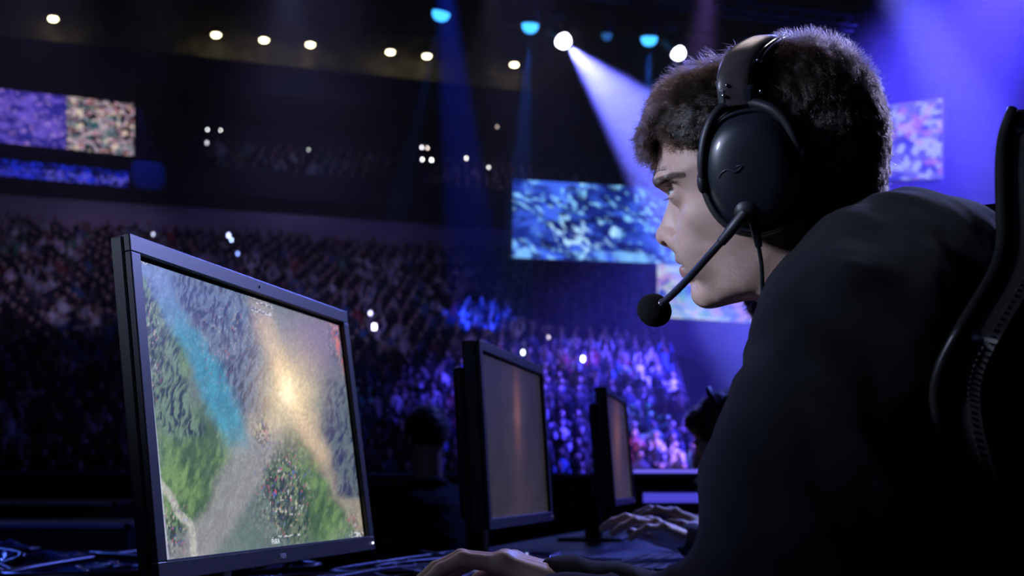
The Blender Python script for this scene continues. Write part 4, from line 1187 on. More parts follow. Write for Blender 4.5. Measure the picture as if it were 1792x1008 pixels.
# brows and lashes
for sgn in (1, -1):
    pts = lhs([(1150, 322), (1156, 317), (1167, 314), (1180, 309), (1194, 306), (1206, 307)]); ys = [.010, .017, .025, .033, .040, .046]
    R_, D_ = [], []
    rg = np.random.default_rng(4)
    for k in range(420):
        t = rg.random()*4.999; i = int(t); f = t-i; q = pts[i]*(1-f)+pts[i+1]*f; q = q*[1, 0, 1]+[0, sgn*(ys[i]*(1-f)+ys[i+1]*f), 0]
        q = q+[.001, 0, rg.normal(0, .0018)]; R_.append(q); D_.append([-.5+rg.normal(0, .2), sgn*.6, .35+rg.normal(0, .2)])
    # sit on the skin: nearest head vertex
    R_ = np.array(R_); sub = head_L[(head_L[:, 0] > lh(1225, 0)[0]) & (np.abs(head_L[:, 2]-pts[2][2]) < .02) & (head_L[:, 1]*sgn > 0)]
    idx = [int(np.argmin(((sub-q)**2).sum(1))) for q in R_]; R_ = sub[idx]
    strands('eyebrow', pwh(R_), np.array(D_)@HH.T+EF*.25, np.full(len(R_), .0075), .00011, HAIRM, player, curl=.15, seg=4, seed=6)
    ec = lh(1198, 335)*[1, 0, 1]+[0, .032*sgn, 0]; R_, D_ = [], []
    for k in range(70):
        az = math.radians(-60+120*k/69); u = np.array([math.cos(az), math.sin(az), .36]); u /= np.linalg.norm(u)
        R_.append(ec+u*.0134); D_.append([math.cos(az), math.sin(az), .12])
        if k % 2: u2 = np.array([math.cos(az), math.sin(az), -.36]); u2 /= np.linalg.norm(u2); R_.append(ec+u2*.0134); D_.append([math.cos(az), math.sin(az), -.5])
    strands('eyelashes', pwh(np.array(R_)), np.array(D_)@HH.T, np.full(len(R_), .0065), .00010, HAIRM, player, curl=.08, seg=4, seed=6)

# hoodie -------------------------------------------------------------
HOOD = mat('black_fleece', (0.0060, 0.0060, 0.0075), 0.92, sheen=0.05, bump=(900, 0.35, 0.0012), noise=(30, (0.010, 0.010, 0.012), .35, .65), spec=.08)
def fold(v, pts, l, r=.008, k=.012, neg=False):
    Q = [loc(x, y, l) for x, y in pts] if np.isscalar(l) else [loc(x, y, q) for (x, y), q in zip(pts, l)]
    n = len(Q)
    for i in range(n-1):
        r0 = r*math.sin(math.pi*(i+.25)/(n)); r1 = r*math.sin(math.pi*(i+1.25)/(n)) if i < n-2 else r*.4
        v.cap(Q[i], Q[i+1], max(r0, .002), max(r1, .002), k, neg)
hd = Vox((-.52, -.36, b_of(.45)), (.34, .36, .03), .0042, H0, HR)
C7 = loc(1590, 470)
hd.cap(loc(1540, 660), loc(1600, 900), .115, .125, .05); hd.cap(loc(1600, 900), PEL+[0, 0, -.02], .125, .145, .05)
for s in (1, -1):
    S = SH_L if s > 0 else SH_R
    hd.cap(loc(1560, 620, .0)+[0, .07*s, 0], loc(1600, 900)+[0, .06*s, 0], .105, .11, .05)
    hd.cap(loc(1600, 900)+[0, .06*s, 0], PEL+[0, .06*s, 0], .11, .12, .05)
    hd.cap(loc(1560, 520)+[0, .04*s, 0], S+[-.01, 0, .01], .07, .070, .05)
hd.cap(loc(1640, 550)+[0, .05, 0], loc(1640, 550)-[0, .05, 0], .085, .085, .04)
# near sleeve (left arm), then the far one
Em = SH_L*.45+ELB_L*.55
hd.chain([(*SH_L, .080), (*Em, .076), (*ELB_L, .062)], .03)
hd.chain([(*ELB_L, .056), (*(ELB_L*.45+WR_L*.55), .044), (*WR_L, .032)], .02)
hd.chain([(*SH_R, .078), (*ELB_R, .052)], .03)
hd.chain([(*ELB_R, .050), (*(ELB_R*.5+WR_R*.5), .034), (*(WR_R+(ELB_R-WR_R)*.05), .0270), (*(WR_R+(MC_R-WR_R)*.38), .0235)], .012)
# collar and hood
col_pts = [((1388, 640), 0.020, 0.018), ((1416, 592), 0.040, 0.020), ((1456, 546), 0.058, 0.022), ((1498, 498), 0.070, 0.023), ((1538, 456), 0.074, 0.024), ((1578, 428), 0.062, 0.028), ((1616, 420), 0.035, 0.030), ((1628, 420), 0.000, 0.030)]
for s in (1, -1):
    q = [(*loc(x, y, l*s), r) for (x, y), l, r in col_pts]
    hd.chain(q, .018)
    q = [(*(loc(x+34, y+42, l*s*1.25)), r*1.25) for (x, y), l, r in col_pts]; hd.chain(q, .03)
    hd.ell(loc(1655, 462, .05*s), (.050, .075, .030), .025)
    hd.ell(loc(1700, 468, .045*s), (.034, .08, .030), .02)
hd.chain([(*loc(1590, 402, .055), .018), (*loc(1645, 420, .03), .022), (*loc(1700, 428, 0), .020)], .02)
hd.chain([(*loc(1560, 470, .10), .02), (*loc(1640, 470, .085), .028), (*loc(1715, 452, .05), .022)], .02)
hd.cap(loc(1385, 660, .0), loc(1362, 616, .0), .045, .018, .02)
# opening for the neck
hd.cap(loc(1425, 400), loc(1448, 520), .061, .062, .008, True)
hd.cap(loc(1448, 520), loc(1446, 560), .062, .055, .008, True)
# folds
rg2 = random.Random(3)
fold(hd, [(1420, 560), (1500, 520), (1590, 540), (1640, 620)], (.20, .22, .2, .17), .014, .02)
fold(hd, [(1555, 560), (1560, 640), (1600, 720), (1625, 790)], (.16, .19, .2, .19), .012, .02)
fold(hd, [(1500, 470), (1580, 480), (1680, 500), (1740, 540)], (.12, .12, .10, .07), .012, .02)
L, Fq = hd.mesh()
nz = (fbm(L[:, 0]*22+L[:, 1]*9, L[:, 2]*16, 61, 3)-.5)
ctr = relax(L, Fq, 6, .6); nrm = L-ctr
# wrinkle displacement along the surface normal
def vnormals(L, Fq):
    a, b, c, d = (L[Fq[:, i]] for i in range(4)); n = np.cross(c-a, d-b); N = np.zeros_like(L)
    for i in range(4):
        for j in range(3): N[:, j] += np.bincount(Fq[:, i], n[:, j], len(L))
    return N/(np.linalg.norm(N, axis=1)[:, None]+1e-12)
L = relax(L, Fq, 3, .5); Nn = vnormals(L, Fq)
ridge = 1-np.abs(2*fbm(L[:, 0]*12+L[:, 1]*5, L[:, 2]*9-L[:, 0]*6, 63, 2)-1)
q1 = L[:, 0]*.55+L[:, 2]*.83; q2 = -L[:, 0]*.83+L[:, 2]*.55       # along and across the near upper arm
sl = 1-np.abs(2*fbm(q1*5.5+.7*fbm(q2*9, q1*6, 71), q2*19+1.2*fbm(q1*8, q2*8, 73)*2, 75, 2)-1)
L = L+Nn*(nz*.014+(ridge-.6)*.011+(sl-.55)*.011*smooth01(-L[:, 2], .12, .22))[:, None]
hoodie = mesh_obj('hoodie', pw(L), Fq, HOOD, player, True)
# trousers and shoes
DENIM = mat('black_trousers', (0.012, 0.012, 0.018), 0.85, bump=(600, .3, .001))
def b3(a, l, z): return np.array([a, l, b_of(z)])
tr = Vox((-.40, -.26, b_of(.02)), (.46, .26, b_of(.66)), .007, H0, HR)
tr.ell(b3(-.20, 0, .55), (.15, .18, .12), .03)
for s in (1, -1):
    tr.cap(b3(-.16, .09*s, .54), b3(.24, .13*s, .54), .085, .062, .03); tr.cap(b3(.24, .13*s, .54), b3(.20, .14*s, .10), .060, .045, .02)
L, Fq = tr.mesh(); L = relax(L, Fq, 2); mesh_obj('trousers', pw(L), Fq, DENIM, player, True)
for s in (1, -1):
    sv = Vox((.08, .14*s-.08, b_of(-.01)), (.38, .14*s+.08, b_of(.16)), .005, H0, HR)
    sv.cap(b3(.17, .14*s, .05), b3(.32, .15*s, .040), .045, .036, .02); sv.cap(b3(.19, .14*s, .06), b3(.19, .14*s, .11), .04, .04, .02)
    sv.put(lambda X, Y, Z: (Z-b_of(0.004))*-1+0*X+0*Y, (.08, -.3, b_of(-.02)), (.38, .3, b_of(.16)), 0) if False else None
    L, Fq = sv.mesh(); L[:, 2] = np.maximum(L[:, 2], b_of(.002)); mesh_obj('shoe', pw(L), Fq, DENIM, player, True)

# mouse under the hand
mv = Vox((MC_R[0]-.07, MC_R[1]-.05, b_of(.745)), (MC_R[0]+.07, MC_R[1]+.05, b_of(.80)), .002, H0, HR)
mc = np.array([MC_R[0]-.005, MC_R[1]-.002, b_of(.756)])
mv.ell(mc, (.056, .030, .030), .004)
L, Fq = mv.mesh(); L[:, 2] = np.maximum(L[:, 2], b_of(.7505)); L = relax(L, Fq, 1)
mo = empty('computer_mouse', pw([mc[0], mc[1], b_of(.75)])); mesh_obj('shell', pw(L), Fq, BLACK, mo, True)
Mw = frame_m(pw(mc+[.03, 0, .0245]), EF, EL, UP); 
MB().tube([pw(mc+[.030, -.004, .023]), pw(mc+[.030, .004, .023])], .008, 16).build('scroll_wheel', CABLE, mo, True)
tag(mo, 'black computer mouse under the player\'s resting hand', 'mouse')
# ------------------------------------------------------------------ the headset
GLOSS = mat('headset_shell', (0.009, 0.011, 0.017), 0.40, coat=.2, bump=(40, .05, .002))
MATTE = mat('headset_matte', (0.010, 0.010, 0.013), 0.5)
LEATHER = mat('headband_leather', (0.055, 0.046, 0.045), 0.38, bump=(260, .3, .0006), noise=(45, (0.03, 0.026, 0.028), .4, .65))
PAD = mat('ear_leather', (0.012, 0.012, 0.014), 0.45, bump=(220, .3, .001))
CHROME = mat('headband_steel', (0.55, 0.57, 0.62), 0.18, 1.0)
FOAM = mat('mic_foam', (0.008, 0.008, 0.009), 0.95, bump=(700, .9, .0015), spec=.1)
headset = empty('headset', pwh([0, 0, 0]))
def cupframe(s):
    c = lh(1320, 300)*[1, 0, 1]+[0, .0, 0]
    t = math.radians(9)                                   # the oval leans forward at the top
    ux = np.array([math.cos(t), 0, math.sin(t)*-1.0]); uz = np.array([math.sin(t), 0, math.cos(t)])
    return c, ux, uz
def oval(c, ux, uz, s, rings, n=56, pw_=2.25):
    """rings [(ra, rb, l)] -> closed surface of stacked ovals along the ear axis"""
    V = []
    for ra, rb, l in rings:
        a = np.arange(n)*2*math.pi/n; ca, sa = np.cos(a), np.sin(a)
        k = (np.abs(ca)**pw_+np.abs(sa)**pw_)**(-1/pw_)
        P = c+(ra*k*ca)[:, None]*ux+(rb*k*sa)[:, None]*uz; P[:, 1] += s*l; V.append(P)
    k = len(rings); V = np.concatenate(V)
    Fc = [(i*n+j, i*n+(j+1) % n, (i+1)*n+(j+1) % n, (i+1)*n+j) for i in range(k-1) for j in range(n)]
    Fc += [tuple(range(n)), tuple((k-1)*n+j for j in range(n))]
    return pwh(V), Fc
for s in (1, -1):
    c, ux, uz = cupframe(s)
    V, Fc = oval(c, ux, uz, s, [(.030, .036, .068), (.041, .050, .069), (.0465, .056, .074), (.0475, .0575, .081), (.045, .055, .087), (.040, .050, .0885)])
    mesh_obj('ear_cushion', V, Fc, PAD, headset, True)
    V, Fc = oval(c, ux, uz, s, [(.0405, .050, .088), (.0435, .053, .0885), (.0445, .0543, .092), (.0440, .0538, .0975), (.0425, .052, .0995), (.0415, .051, .0992), (.0405, .0497, .0975), (.0395, .0485, .0985),
                                (.038, .0467, .103), (.034, .042, .1085), (.027, .034, .1125), (.017, .022, .1150), (.006, .008, .1158)])
    cup = mesh_obj('ear_cup', V, Fc, GLOSS, headset, True)
    if s > 0:                                             # thin raised mark on the shell, a curving line as on the photo
        mk = [(1258, 312), (1263, 302), (1271, 297), (1279, 298), (1286, 302), (1293, 298), (1299, 291), (1296, 289), (1288, 292)]
        def cup_l(a, b):
            r = math.hypot(((np.array([a, 0, b])-c)@ux)/.0415, ((np.array([a, 0, b])-c)@uz)/.051); return float(np.interp(r, [0, .14, .41, .65, .82, .92, 1], [.1158, .1158, .1150, .1125, .1085, .103, .0985]))
        P = [lh(x, y, .11) for x, y in mk]; P = np.array([[a, cup_l(a, b)+.0004, b] for a, _, b in P])
        MB().tube(pwh(P), [.0005, .0006, .0006, .0005, .0007, .0008, .0006, .0005, .0003], 6).build('emblem', mat('emblem_grey', (0.03, 0.03, 0.04), .4), cup, True)
    # fork
    Lp = lambda x, y, l: np.array([lh(x, y, s*l)[0] if True else 0, s*l, lh(x, y, s*l)[2]]) if s > 0 else (lambda q: np.array([q[0], -l, q[2]]))(lh(x, y, l))
    fk = MB()
    for path in ([(1289, 182, .088), (1262, 187, .092), (1243, 212, .099), (1232, 245, .102), (1228, 280, .103), (1229, 315, .100)],
                 [(1289, 182, .088), (1322, 180, .092), (1352, 190, .099), (1374, 210, .102), (1390, 240, .103), (1400, 270, .100)]):
        P = np.array([Lp(*q) for q in path]); t = np.linspace(0, len(P)-1, 24); P = np.stack([np.interp(t, np.arange(len(P)), P[:, i]) for i in range(3)], 1)
        for _ in range(4): P[1:-1] = (P[:-2]+P[2:]+2*P[1:-1])/4
        fk.tube(pwh(P), np.linspace(.0050, .0036, 24), 10)
    fk.build('yoke', MATTE, headset, True)
    for (x, y, rr) in ((1229, 317, .0062), (1403, 272, .0075)):
        q = Lp(x, y, .098); V = MB().ball((0, 0, 0), (rr*.75, .006, rr*1.75), 16, 12).v[0]
        mb = MB().ball((0, 0, 0), (rr*.75, .006, rr*1.75), 16, 12)
        mesh_obj('pivot', pwh(mb.v[0]+q), mb.f, MATTE, headset, True)
# headband: a wide ribbon that goes over the hair from ear to ear
ARC = [(1290, 186, .0895), (1283, 150, .0900), (1287, 120, .080), (1300, 96, .062), (1318, 82, .040), (1332, 75, .018), (1336, 73, 0)]
def ribbon(name, dx, wid, inner, outer, m, dl=0.0, start=0.0, shrink=0.0, rough_n=1):
    t = np.linspace(start, len(ARC)-1, 60); A = np.array([[*lh(x, y, l)[[0, 2]], l] for x, y, l in ARC])
    C = np.stack([np.interp(t, np.arange(len(ARC)), A[:, i]) for i in range(3)], 1)
    for _ in range(20): C[1:-1] = (C[:-2]+C[2:]+2*C[1:-1])/4
    C = np.concatenate([C, (C*[1, 1, -1])[::-1][1:]]); n = len(C)
    T = np.gradient(C, axis=0); T /= np.linalg.norm(T, axis=1)[:, None]
    # outward normal in the (b, l) plane
    No = np.stack([np.zeros(n), -T[:, 2], T[:, 1]], 1); No[:, 1] = np.where(True, T[:, 2]*-1, 0); No /= np.linalg.norm(No, axis=1)[:, None]+1e-9
    cen_ = np.array([0, A[:, 1].min()-.02, 0]); sg = np.sign(((C-cen_)[:, 1:]*No[:, 1:]).sum(1)); No *= sg[:, None]
    V = []
    m_ = 12
    for k in range(m_+1):
        u = -1+2*k/m_
        V.append(C+np.array([wid*u, 0, 0])+[dx, 0, 0]+No*(outer-(abs(u)**4)*.0028))
    for k in range(m_, -1, -1):
        u = -1+2*k/m_
        V.append(C+np.array([wid*u, 0, 0])+[dx, 0, 0]+No*(inner+(abs(u)**4)*.0015))
    r = len(V); V = np.stack(V, 1).reshape(-1, 3); V = V[:, [0, 2, 1]]     # to (a, l, b)
    Fc = [(i*r+j, i*r+(j+1) % r, (i+1)*r+(j+1) % r, (i+1)*r+j) for i in range(n-1) for j in range(r)]
    Fc += [tuple(range(r))[::-1], tuple((n-1)*r+j for j in range(r))]
    return mesh_obj(name, pwh(V), Fc, m, headset, True)
band = ribbon('headband', .0, .0145, .0005, .0062, LEATHER)
ribbon('headband_pad', -.004, .0165, -.0075, .0004, MATTE)
ribbon('headband_trim', -.0185, .0028, -.001, .0052, CHROME, start=2.2)
for s in (1, -1):                                          # slider block between band and fork
    q = lh(1290, 172, .089); mb = MB(); 
    M = frame_m([0, 0, 0], [1, 0, 0], [0, 1, 0], [0, 0, 1])
    mb.box((q[0]-.0165, s*.083, q[2]-.0085), (q[0]+.0165, s*.0955, q[2]+.0115)); mb.v[0] = pwh(mb.v[0]); mb.build('slider', GLOSS, headset, bevel=.005)
    for (x, y) in ((1257, 168), (1322, 160), (1263, 150)):
        q2 = lh(x+5, y, .094); sc = MB().ball((0, 0, 0), .0016, 8, 6); mesh_obj('screw', pwh(sc.v[0]+[q2[0]-.002, s*.0968 if y > 155 else s*.0955, q2[2]]), sc.f, CHROME, headset, True)
# microphone boom
def spline(P, n=30):
    P = np.asarray(P, float); t = np.linspace(0, len(P)-1, n); i = np.clip(t.astype(int), 0, len(P)-2); f = (t-i)[:, None]
    p0 = P[np.clip(i-1, 0, len(P)-1)]; p1 = P[i]; p2 = P[i+1]; p3 = P[np.clip(i+2, 0, len(P)-1)]
    return .5*((2*p1)+(-p0+p2)*f+(2*p0-5*p1+4*p2-p3)*f**2+(-p0+3*p1-3*p2+p3)*f**3)
mb = MB().ball((0, 0, 0), (.0112, .009, .0112), 24, 16); q = lh(1307, 368, .108)
mesh_obj('boom_joint', pwh(mb.v[0]+q), mb.f, MATTE, headset, True)
P = spline([lh(1305, 372, .112), lh(1285, 396, .113), lh(1262, 424, .108)], 14)
MB().tube(pwh(P), np.linspace(.0058, .0042, 14), 14).build('boom_sleeve', MATTE, headset, True)
P = spline([lh(1266, 419, .109), lh(1240, 448, .100), lh(1205, 487, .083), lh(1176, 516, .068), lh(1158, 531, .060)], 40)
boom = MB().tube(pwh(P), .0034, 12).build('microphone_boom', GLOSS, headset, True)
e_ = lh(1157, 532, .060); tip = MB().ball(pwh(e_), .0045, 14, 10).build('boom_tip', CHROME if False else mat('boom_tip', (0.12, 0.12, 0.14), .3, .6), headset, True)
fv = Vox((-.02, -.02, -.02), (.02, .02, .02), .0012, pwh(lh(1145, 543, .052)), HH)
fv.ell((0, 0, 0), (.0162, .0150, .0150), 0, R=np.array([[.8, 0, -.6], [0, 1, 0], [.6, 0, .8]])); L, Fq = fv.mesh(); L = relax(L, Fq, 2)
L += (L/np.linalg.norm(L, axis=1)[:, None])*((vnoise(L[:, 0]*1500+L[:, 1]*900, L[:, 2]*1500+L[:, 1]*700, 3)-.5)*.0006)[:, None]
mesh_obj('foam_windscreen', fv.world(L), Fq, FOAM, headset, True)
# cable
P = spline([lh(1320, 388, .106), lh(1324, 410, .106), lh(1328, 432, .104)], 12)
MB().tube(pwh(P), np.linspace(.0050, .0030, 12), 12).build('cable_strain_relief', GLOSS, headset, True)
P = spline([pwh(lh(1327, 428, .104)), pwh(lh(1333, 470, .10)), pwh(lh(1334, 530, .098)), pw(loc(1331, 575, .12)), pw(loc(1327, 640, .16)), pw(loc(1318, 720, .20)), pw(loc(1300, 800, .24))], 50)
MB().tube(P, .0019, 10).build('cable', GLOSS, headset, True)
tag(headset, 'black closed headset with leather headband and boom microphone, worn by the player in profile', 'headset')

# ------------------------------------------------------------------ the player's chair
CH = mat('chair_leather', (0.020, 0.018, 0.018), 0.34, bump=(150, .35, .0012), noise=(14, (0.012, 0.012, 0.013), .4, .65))
CHI = mat('chair_fabric', (0.008, 0.008, 0.009), 0.8, bump=(500, .3, .001))
STITCH = mat('chair_stitching', (0.04, 0.036, 0.036), 0.6)
chair = empty('gaming_chair', pw([-.27, 0, b_of(0)]))
WL = .255                                            # half width of the wings
front = [(1800, 130), (1778, 185), (1768, 260), (1763, 340), (1759, 410), (1742, 462), (1706, 520), (1664, 582), (1634, 640), (1626, 690), (1636, 752), (1662, 830), (1694, 910), (1720, 990), (1738, 1080), (1748, 1180)]
FP = np.array([loc(x, y, WL)[[0, 2]] for x, y in front])
tt = np.linspace(0, len(FP)-1, 70); FPs = np.stack([np.interp(tt, np.arange(len(FP)), FP[:, i]) for i in range(2)], 1)
for _ in range(6): FPs[1:-1] = (FPs[:-2]+FPs[2:]+2*FPs[1:-1])/4
nb = len(FPs)
def shell(name, m, off, th, e0, e1, edge):
    """backrest shell between lateral fractions e0..e1; every lateral column follows the wing outline, less so at the middle"""
    us = np.linspace(-1, 1, 33); V = []
    hw = np.interp(FPs[:, 1], [FPs[-1, 1], FPs[-1, 1]+.18, b_of(1.02), b_of(1.18), b_of(1.30)], [.20, .24, WL, .175, .15])
    back = np.interp(FPs[:, 1], [b_of(.45), b_of(1.3)], [-.355, -.48])
    for u in us:
        k = abs(u)**2.2
        a = back+.075*(1-k)*0+(FPs[:, 0]-back)*k+off+.02*(1-k)
        V.append(np.stack([a, u*hw, FPs[:, 1]], 1))
    V = np.array(V)                                       # u, b, 3
    Bk = V.copy(); Bk[..., 0] -= th*(.45+.55*(1-np.abs(us)[:, None]**4)); Bk[..., 1] *= 1.0
    nu_, nb_ = V.shape[:2]; top = V.reshape(-1, 3); bot = Bk.reshape(-1, 3)
    g = grid_faces(nu_, nb_); F = [tuple(q) for q in g]+[tuple(q[::-1]+len(top)) for q in g]
    n0 = len(top)
    for i in range(nu_-1):
        for j in (0, nb_-1):
            a_, b_ = i*nb_+j, (i+1)*nb_+j; F.append((a_, b_, b_+n0, a_+n0))
    for j in range(nb_-1):
        for i in (0, nu_-1):
            a_, b_ = i*nb_+j, i*nb_+j+1; F.append((a_, b_, b_+n0, a_+n0))
    return np.concatenate([top, bot]), F, V, hw
V, Fc, Vf, hw = shell('backrest', CH, 0, .075, -1, 1, 0)
bk = mesh_obj('backrest', pw(V), Fc, CH, chair, True); 
for s in (0, -1):                                         # piping and stitching along both wings
    E_ = Vf[s].copy(); sg = 1 if s == -1 else -1
    P1 = E_+[-.004, sg*.003, 0]; P2 = E_+[-.026, sg*.0015, 0]
    MB().tube(pw(P1), .0042, 10).build('piping', CH, chair, True)
    sm_ = MB(); Q = pw(P2); dens = np.linspace(0, len(Q)-1, 170); Qd = np.stack([np.interp(dens, np.arange(len(Q)), Q[:, i]) for i in range(3)], 1)
    for i in range(0, 169, 2): sm_.tube([Qd[i], Qd[i]*.3+Qd[i+1]*.7], .0009, 5)
    sm_.build('stitching', STITCH, chair)
# outer side panel
sv = Vox((-.42, -.27, b_of(.40)), (.18, .27, b_of(.54)), .007, H0, HR)
sv.cap((-.25, -.12, b_of(.465)), (-.25, .12, b_of(.465)), .055, .055, .03); sv.cap((.06, -.15, b_of(.46)), (.06, .15, b_of(.46)), .05, .05, .03)
for y in (-.15, -.05, .05, .15): sv.cap((-.28, y, b_of(.46)), (.06, y, b_of(.46)), .05, .048, .03)
L, Fq = sv.mesh(); L[:, 2] = np.minimum(L[:, 2], b_of(.500)); L = relax(L, Fq, 2); mesh_obj('seat', pw(L), Fq, CH, chair, True)
zc = lambda a, l, z: pw([a, l, b_of(z)])
MB().tube([zc(-.12, 0, .41), zc(-.12, 0, .12)], .028, 16).build('gas_column', METAL, chair, True)
bs = MB()
for k in range(5):
    an = math.radians(72*k+20); bs.tube([zc(-.12, 0, .12), zc(-.12+.30*math.cos(an), .30*math.sin(an), .075)], [.03, .018], 10)
bs.build('star_base', METAL, chair, True)
for k in range(5):
    an = math.radians(72*k+20); p = zc(-.12+.30*math.cos(an), .30*math.sin(an), .03); MB().tube([p-EL*.018, p+EL*.018], .029, 16).build('caster', BLACK, chair, True)
MB().box((-.03, -.03, 0), (.03, .03, .05), M=frame_m(zc(-.12, 0, .385), EF, EL, UP)).build('tilt_mechanism', METAL, chair)
MB().tube([zc(-.30, 0, .42), zc(-.40, 0, .44), zc(-.42, 0, .60)], .022, 10).build('back_bracket', METAL, chair, True)
for s in (1, -1):
    MB().tube([zc(-.08, .25*s, .43), zc(-.08, .29*s, .44), zc(-.08, .30*s, .62)], .018, 10).build('armrest_post', METAL, chair, True)
    MB().box((-.12, -.045, 0), (.12, .045, .03), M=frame_m(zc(-.07, .30*s, .62), EF, EL, UP)).build('armrest', CHI, chair, bevel=.012)
tag(chair, 'black leather gaming chair with stitched winged back at the right edge, behind the player', 'chair')
# ------------------------------------------------------------------ the other players and the crew
def vox_person(base, fwd, pts, label, clothes, hairc, parts_=('hoodie', 'hair'), hands=True, h=.004, skin=(.52, .35, .28), headset_=False, group=None, cap_=False):
    """pts in metres in the frame (forward, left, up) standing at base"""
    f = np.asarray(fwd, float); f /= np.linalg.norm(f); R = np.stack([f, np.cross(UP, f), UP], 1); base = np.asarray(base, float)
    e = empty('person', base); W = lambda L: base+np.asarray(L)@R.T
    hc = np.array(pts['head']); nk = np.array(pts['neck']); tilt = math.radians(pts.get('pitch', 12))
    T = np.array([[math.cos(tilt), 0, math.sin(tilt)], [0, 1, 0], [-math.sin(tilt), 0, math.cos(tilt)]])
    hp = lambda a, l, b: hc+T@np.array([a, l, b])
    meshes = []
    v = Vox(hc-[.16, .11, .22], hc+[.16, .11, .15], .0028, base, R)
    v.ell(hp(-.012, 0, .025), (.096, .074, .094), 0, R=T); v.ell(hp(.040, 0, -.035), (.055, .058, .080), .03, R=T); v.ell(hp(.062, 0, -.095), (.020, .022, .018), .025)
    v.cap(hp(.088, 0, .012), hp(.112, 0, -.028), .006, .011, .010); v.ell(hp(.086, 0, -.058), (.012, .024, .010), .01)
    for s in (1, -1):
        v.ell(hp(.085, .030*s, .026), (.012, .022, .006), .01); v.ell(hp(.092, .031*s, .006), (.014, .013, .009), .008, True); v.ell(hp(.079, .031*s, .004), (.011,)*3, .003)
        v.ell(hp(-.005, .076*s, -.010), (.016, .009, .030), .006); v.ell(hp(.050, .045*s, -.02), (.03, .014, .016), .02)
    v.cap(hp(-.02, 0, -.06), nk, .052, .060, .02)
    L, Fq = v.mesh(); meshes.append((L, Fq))
    for s, k in ((1, 'L'), (-1, 'R')):
        w = np.array(pts['wrist'+k]); m = np.array(pts['mcp'+k]); el = np.array(pts['elbow'+k])
        v = Vox(np.minimum(w, m)-.13, np.maximum(w, m)+.15, .0028, base, R)
        hand(v, w, m-w, UP, -s, pitch=((-8, -38, -50), (-10, -40, -52), (-14, -44, -52), (-18, -46, -55))); v.cap(w+(el-w)*.25, w, .027, .023, .012)
        L, Fq = v.mesh(); meshes.append((L, Fq))
    pel, sh = np.array(pts['pelvis']), pts['shoulder']
    v = Vox(np.array([-.45, -.36, pel[2]-.18]), np.array([.70, .36, nk[2]+.02]), .008, base, R)
    v.cap(nk, nk+[-.02, 0, -.06], .05, .055, .02); v.cap(nk+[-.04, 0, -.10], pel, .08, .10, .03)
    for s, k in ((1, 'L'), (-1, 'R')):
        S = np.array([sh[0], sh[1]*s, sh[2]]); E = np.array(pts['elbow'+k]); w = np.array(pts['wrist'+k])
        v.cap(nk+[-.03, 0, -.08], S, .05, .045, .02); v.cap(S, E, .045, .034, .02); v.cap(E, w, .032, .022, .01)
    L, Fq = v.mesh(); meshes.append((L, Fq))
    off = 0; VV = []; FF = []
    for L, Fq in meshes: VV.append(W(relax(L, Fq, 1))); FF.append(Fq+off); off += len(L)
    V = np.concatenate(VV); mesh_obj('body', V, np.concatenate(FF), SK, e, True, attrs={'col': ('POINT', np.tile(np.array(skin), (len(V), 1)))})
    # hair
    v = Vox(hc-[.16, .11, .14], hc+[.16, .11, .17], .004, base, R)
    v.ell(hp(-.016, 0, .038), (.108, .084, .098), 0, R=T); v.ell(hp(.062, 0, .080), (.036, .055, .024), .02)
    v.ell(hp(.138, 0, -.03), (.100, .12, .100), .006, True); v.cap(hp(.03, -.2, -.12), hp(.03, .2, -.12), .085, .085, .01, True)
    v.cap(hp(-.06, 0, -.14), hp(-.06, 0, -.16), .06, .06, .01, True)
    L, Fq = v.mesh(); L = relax(L, Fq, 1); L = L+vnormals(L, Fq)*((fbm(L[:, 0]*90+L[:, 1]*50, L[:, 2]*90, 5, 2)-.5)*.012)[:, None]
    hr = mesh_obj('hair', W(L), Fq, hairc, e, True)
    P, N = tri_samples(L, Fq, 2600, 3)
    strands('hair_strands', W(P), (N*.5+np.array([.2, 0, -.3]))@R.T, np.full(len(P), .014), .0003, HAIRM, hr, curl=.4, seg=5, clump=.4)
    # top
    v = Vox(np.array([-.45, -.40, pel[2]-.16]), np.array([.75, .40, nk[2]+.05]), .0065, base, R)
    v.cap(nk+[-.03, 0, -.12], pel, .115, .145, .05)
    for s, k in ((1, 'L'), (-1, 'R')):
        S = np.array([sh[0], sh[1]*s, sh[2]]); E = np.array(pts['elbow'+k]); w = np.array(pts['wrist'+k])
        v.cap(nk+[-.02, .03*s, -.06], S, .062, .068, .04); v.cap(nk+[-.03, .07*s, -.14], pel+[0, .06*s, 0], .10, .12, .04)
        v.cap(S, E, .068, .052, .03); v.cap(E, w, .050, .034, .02)
    for k in range(9):
        t = k/8*math.pi; v.ell(nk+[.055*math.cos(t*1.0)-.005, .062*math.sin(t), -.012+.012*(1-math.cos(t))], (.022, .022, .018), .012); v.ell(nk+[.055*math.cos(t)-.005, -.062*math.sin(t), -.012+.012*(1-math.cos(t))], (.022, .022, .018), .012)
    L, Fq = v.mesh(); L = relax(L, Fq, 2); L = L+vnormals(L, Fq)*((fbm(L[:, 0]*16+L[:, 1]*9, L[:, 2]*16, 15, 3)-.5)*.016)[:, None]
    mesh_obj(parts_[0], W(L), Fq, clothes, e, True)
    v = Vox((-.35, -.26, .03), (.62, .26, pel[2]+.14), .010, base, R)
    v.ell(pel, (.15, .18, .12), .03)
    for s in (1, -1):
        kx = pts.get('knee', .42); v.cap(pel+[0, .09*s, -.02], (pel[0]+kx, .13*s, pel[2]-.02), .085, .062, .03); v.cap((pel[0]+kx, .13*s, pel[2]-.02), (pel[0]+kx-.04, .14*s, .10), .060, .045, .02)
    L, Fq = v.mesh(); mesh_obj('trousers', W(relax(L, Fq, 2)), Fq, DENIM, e, True)
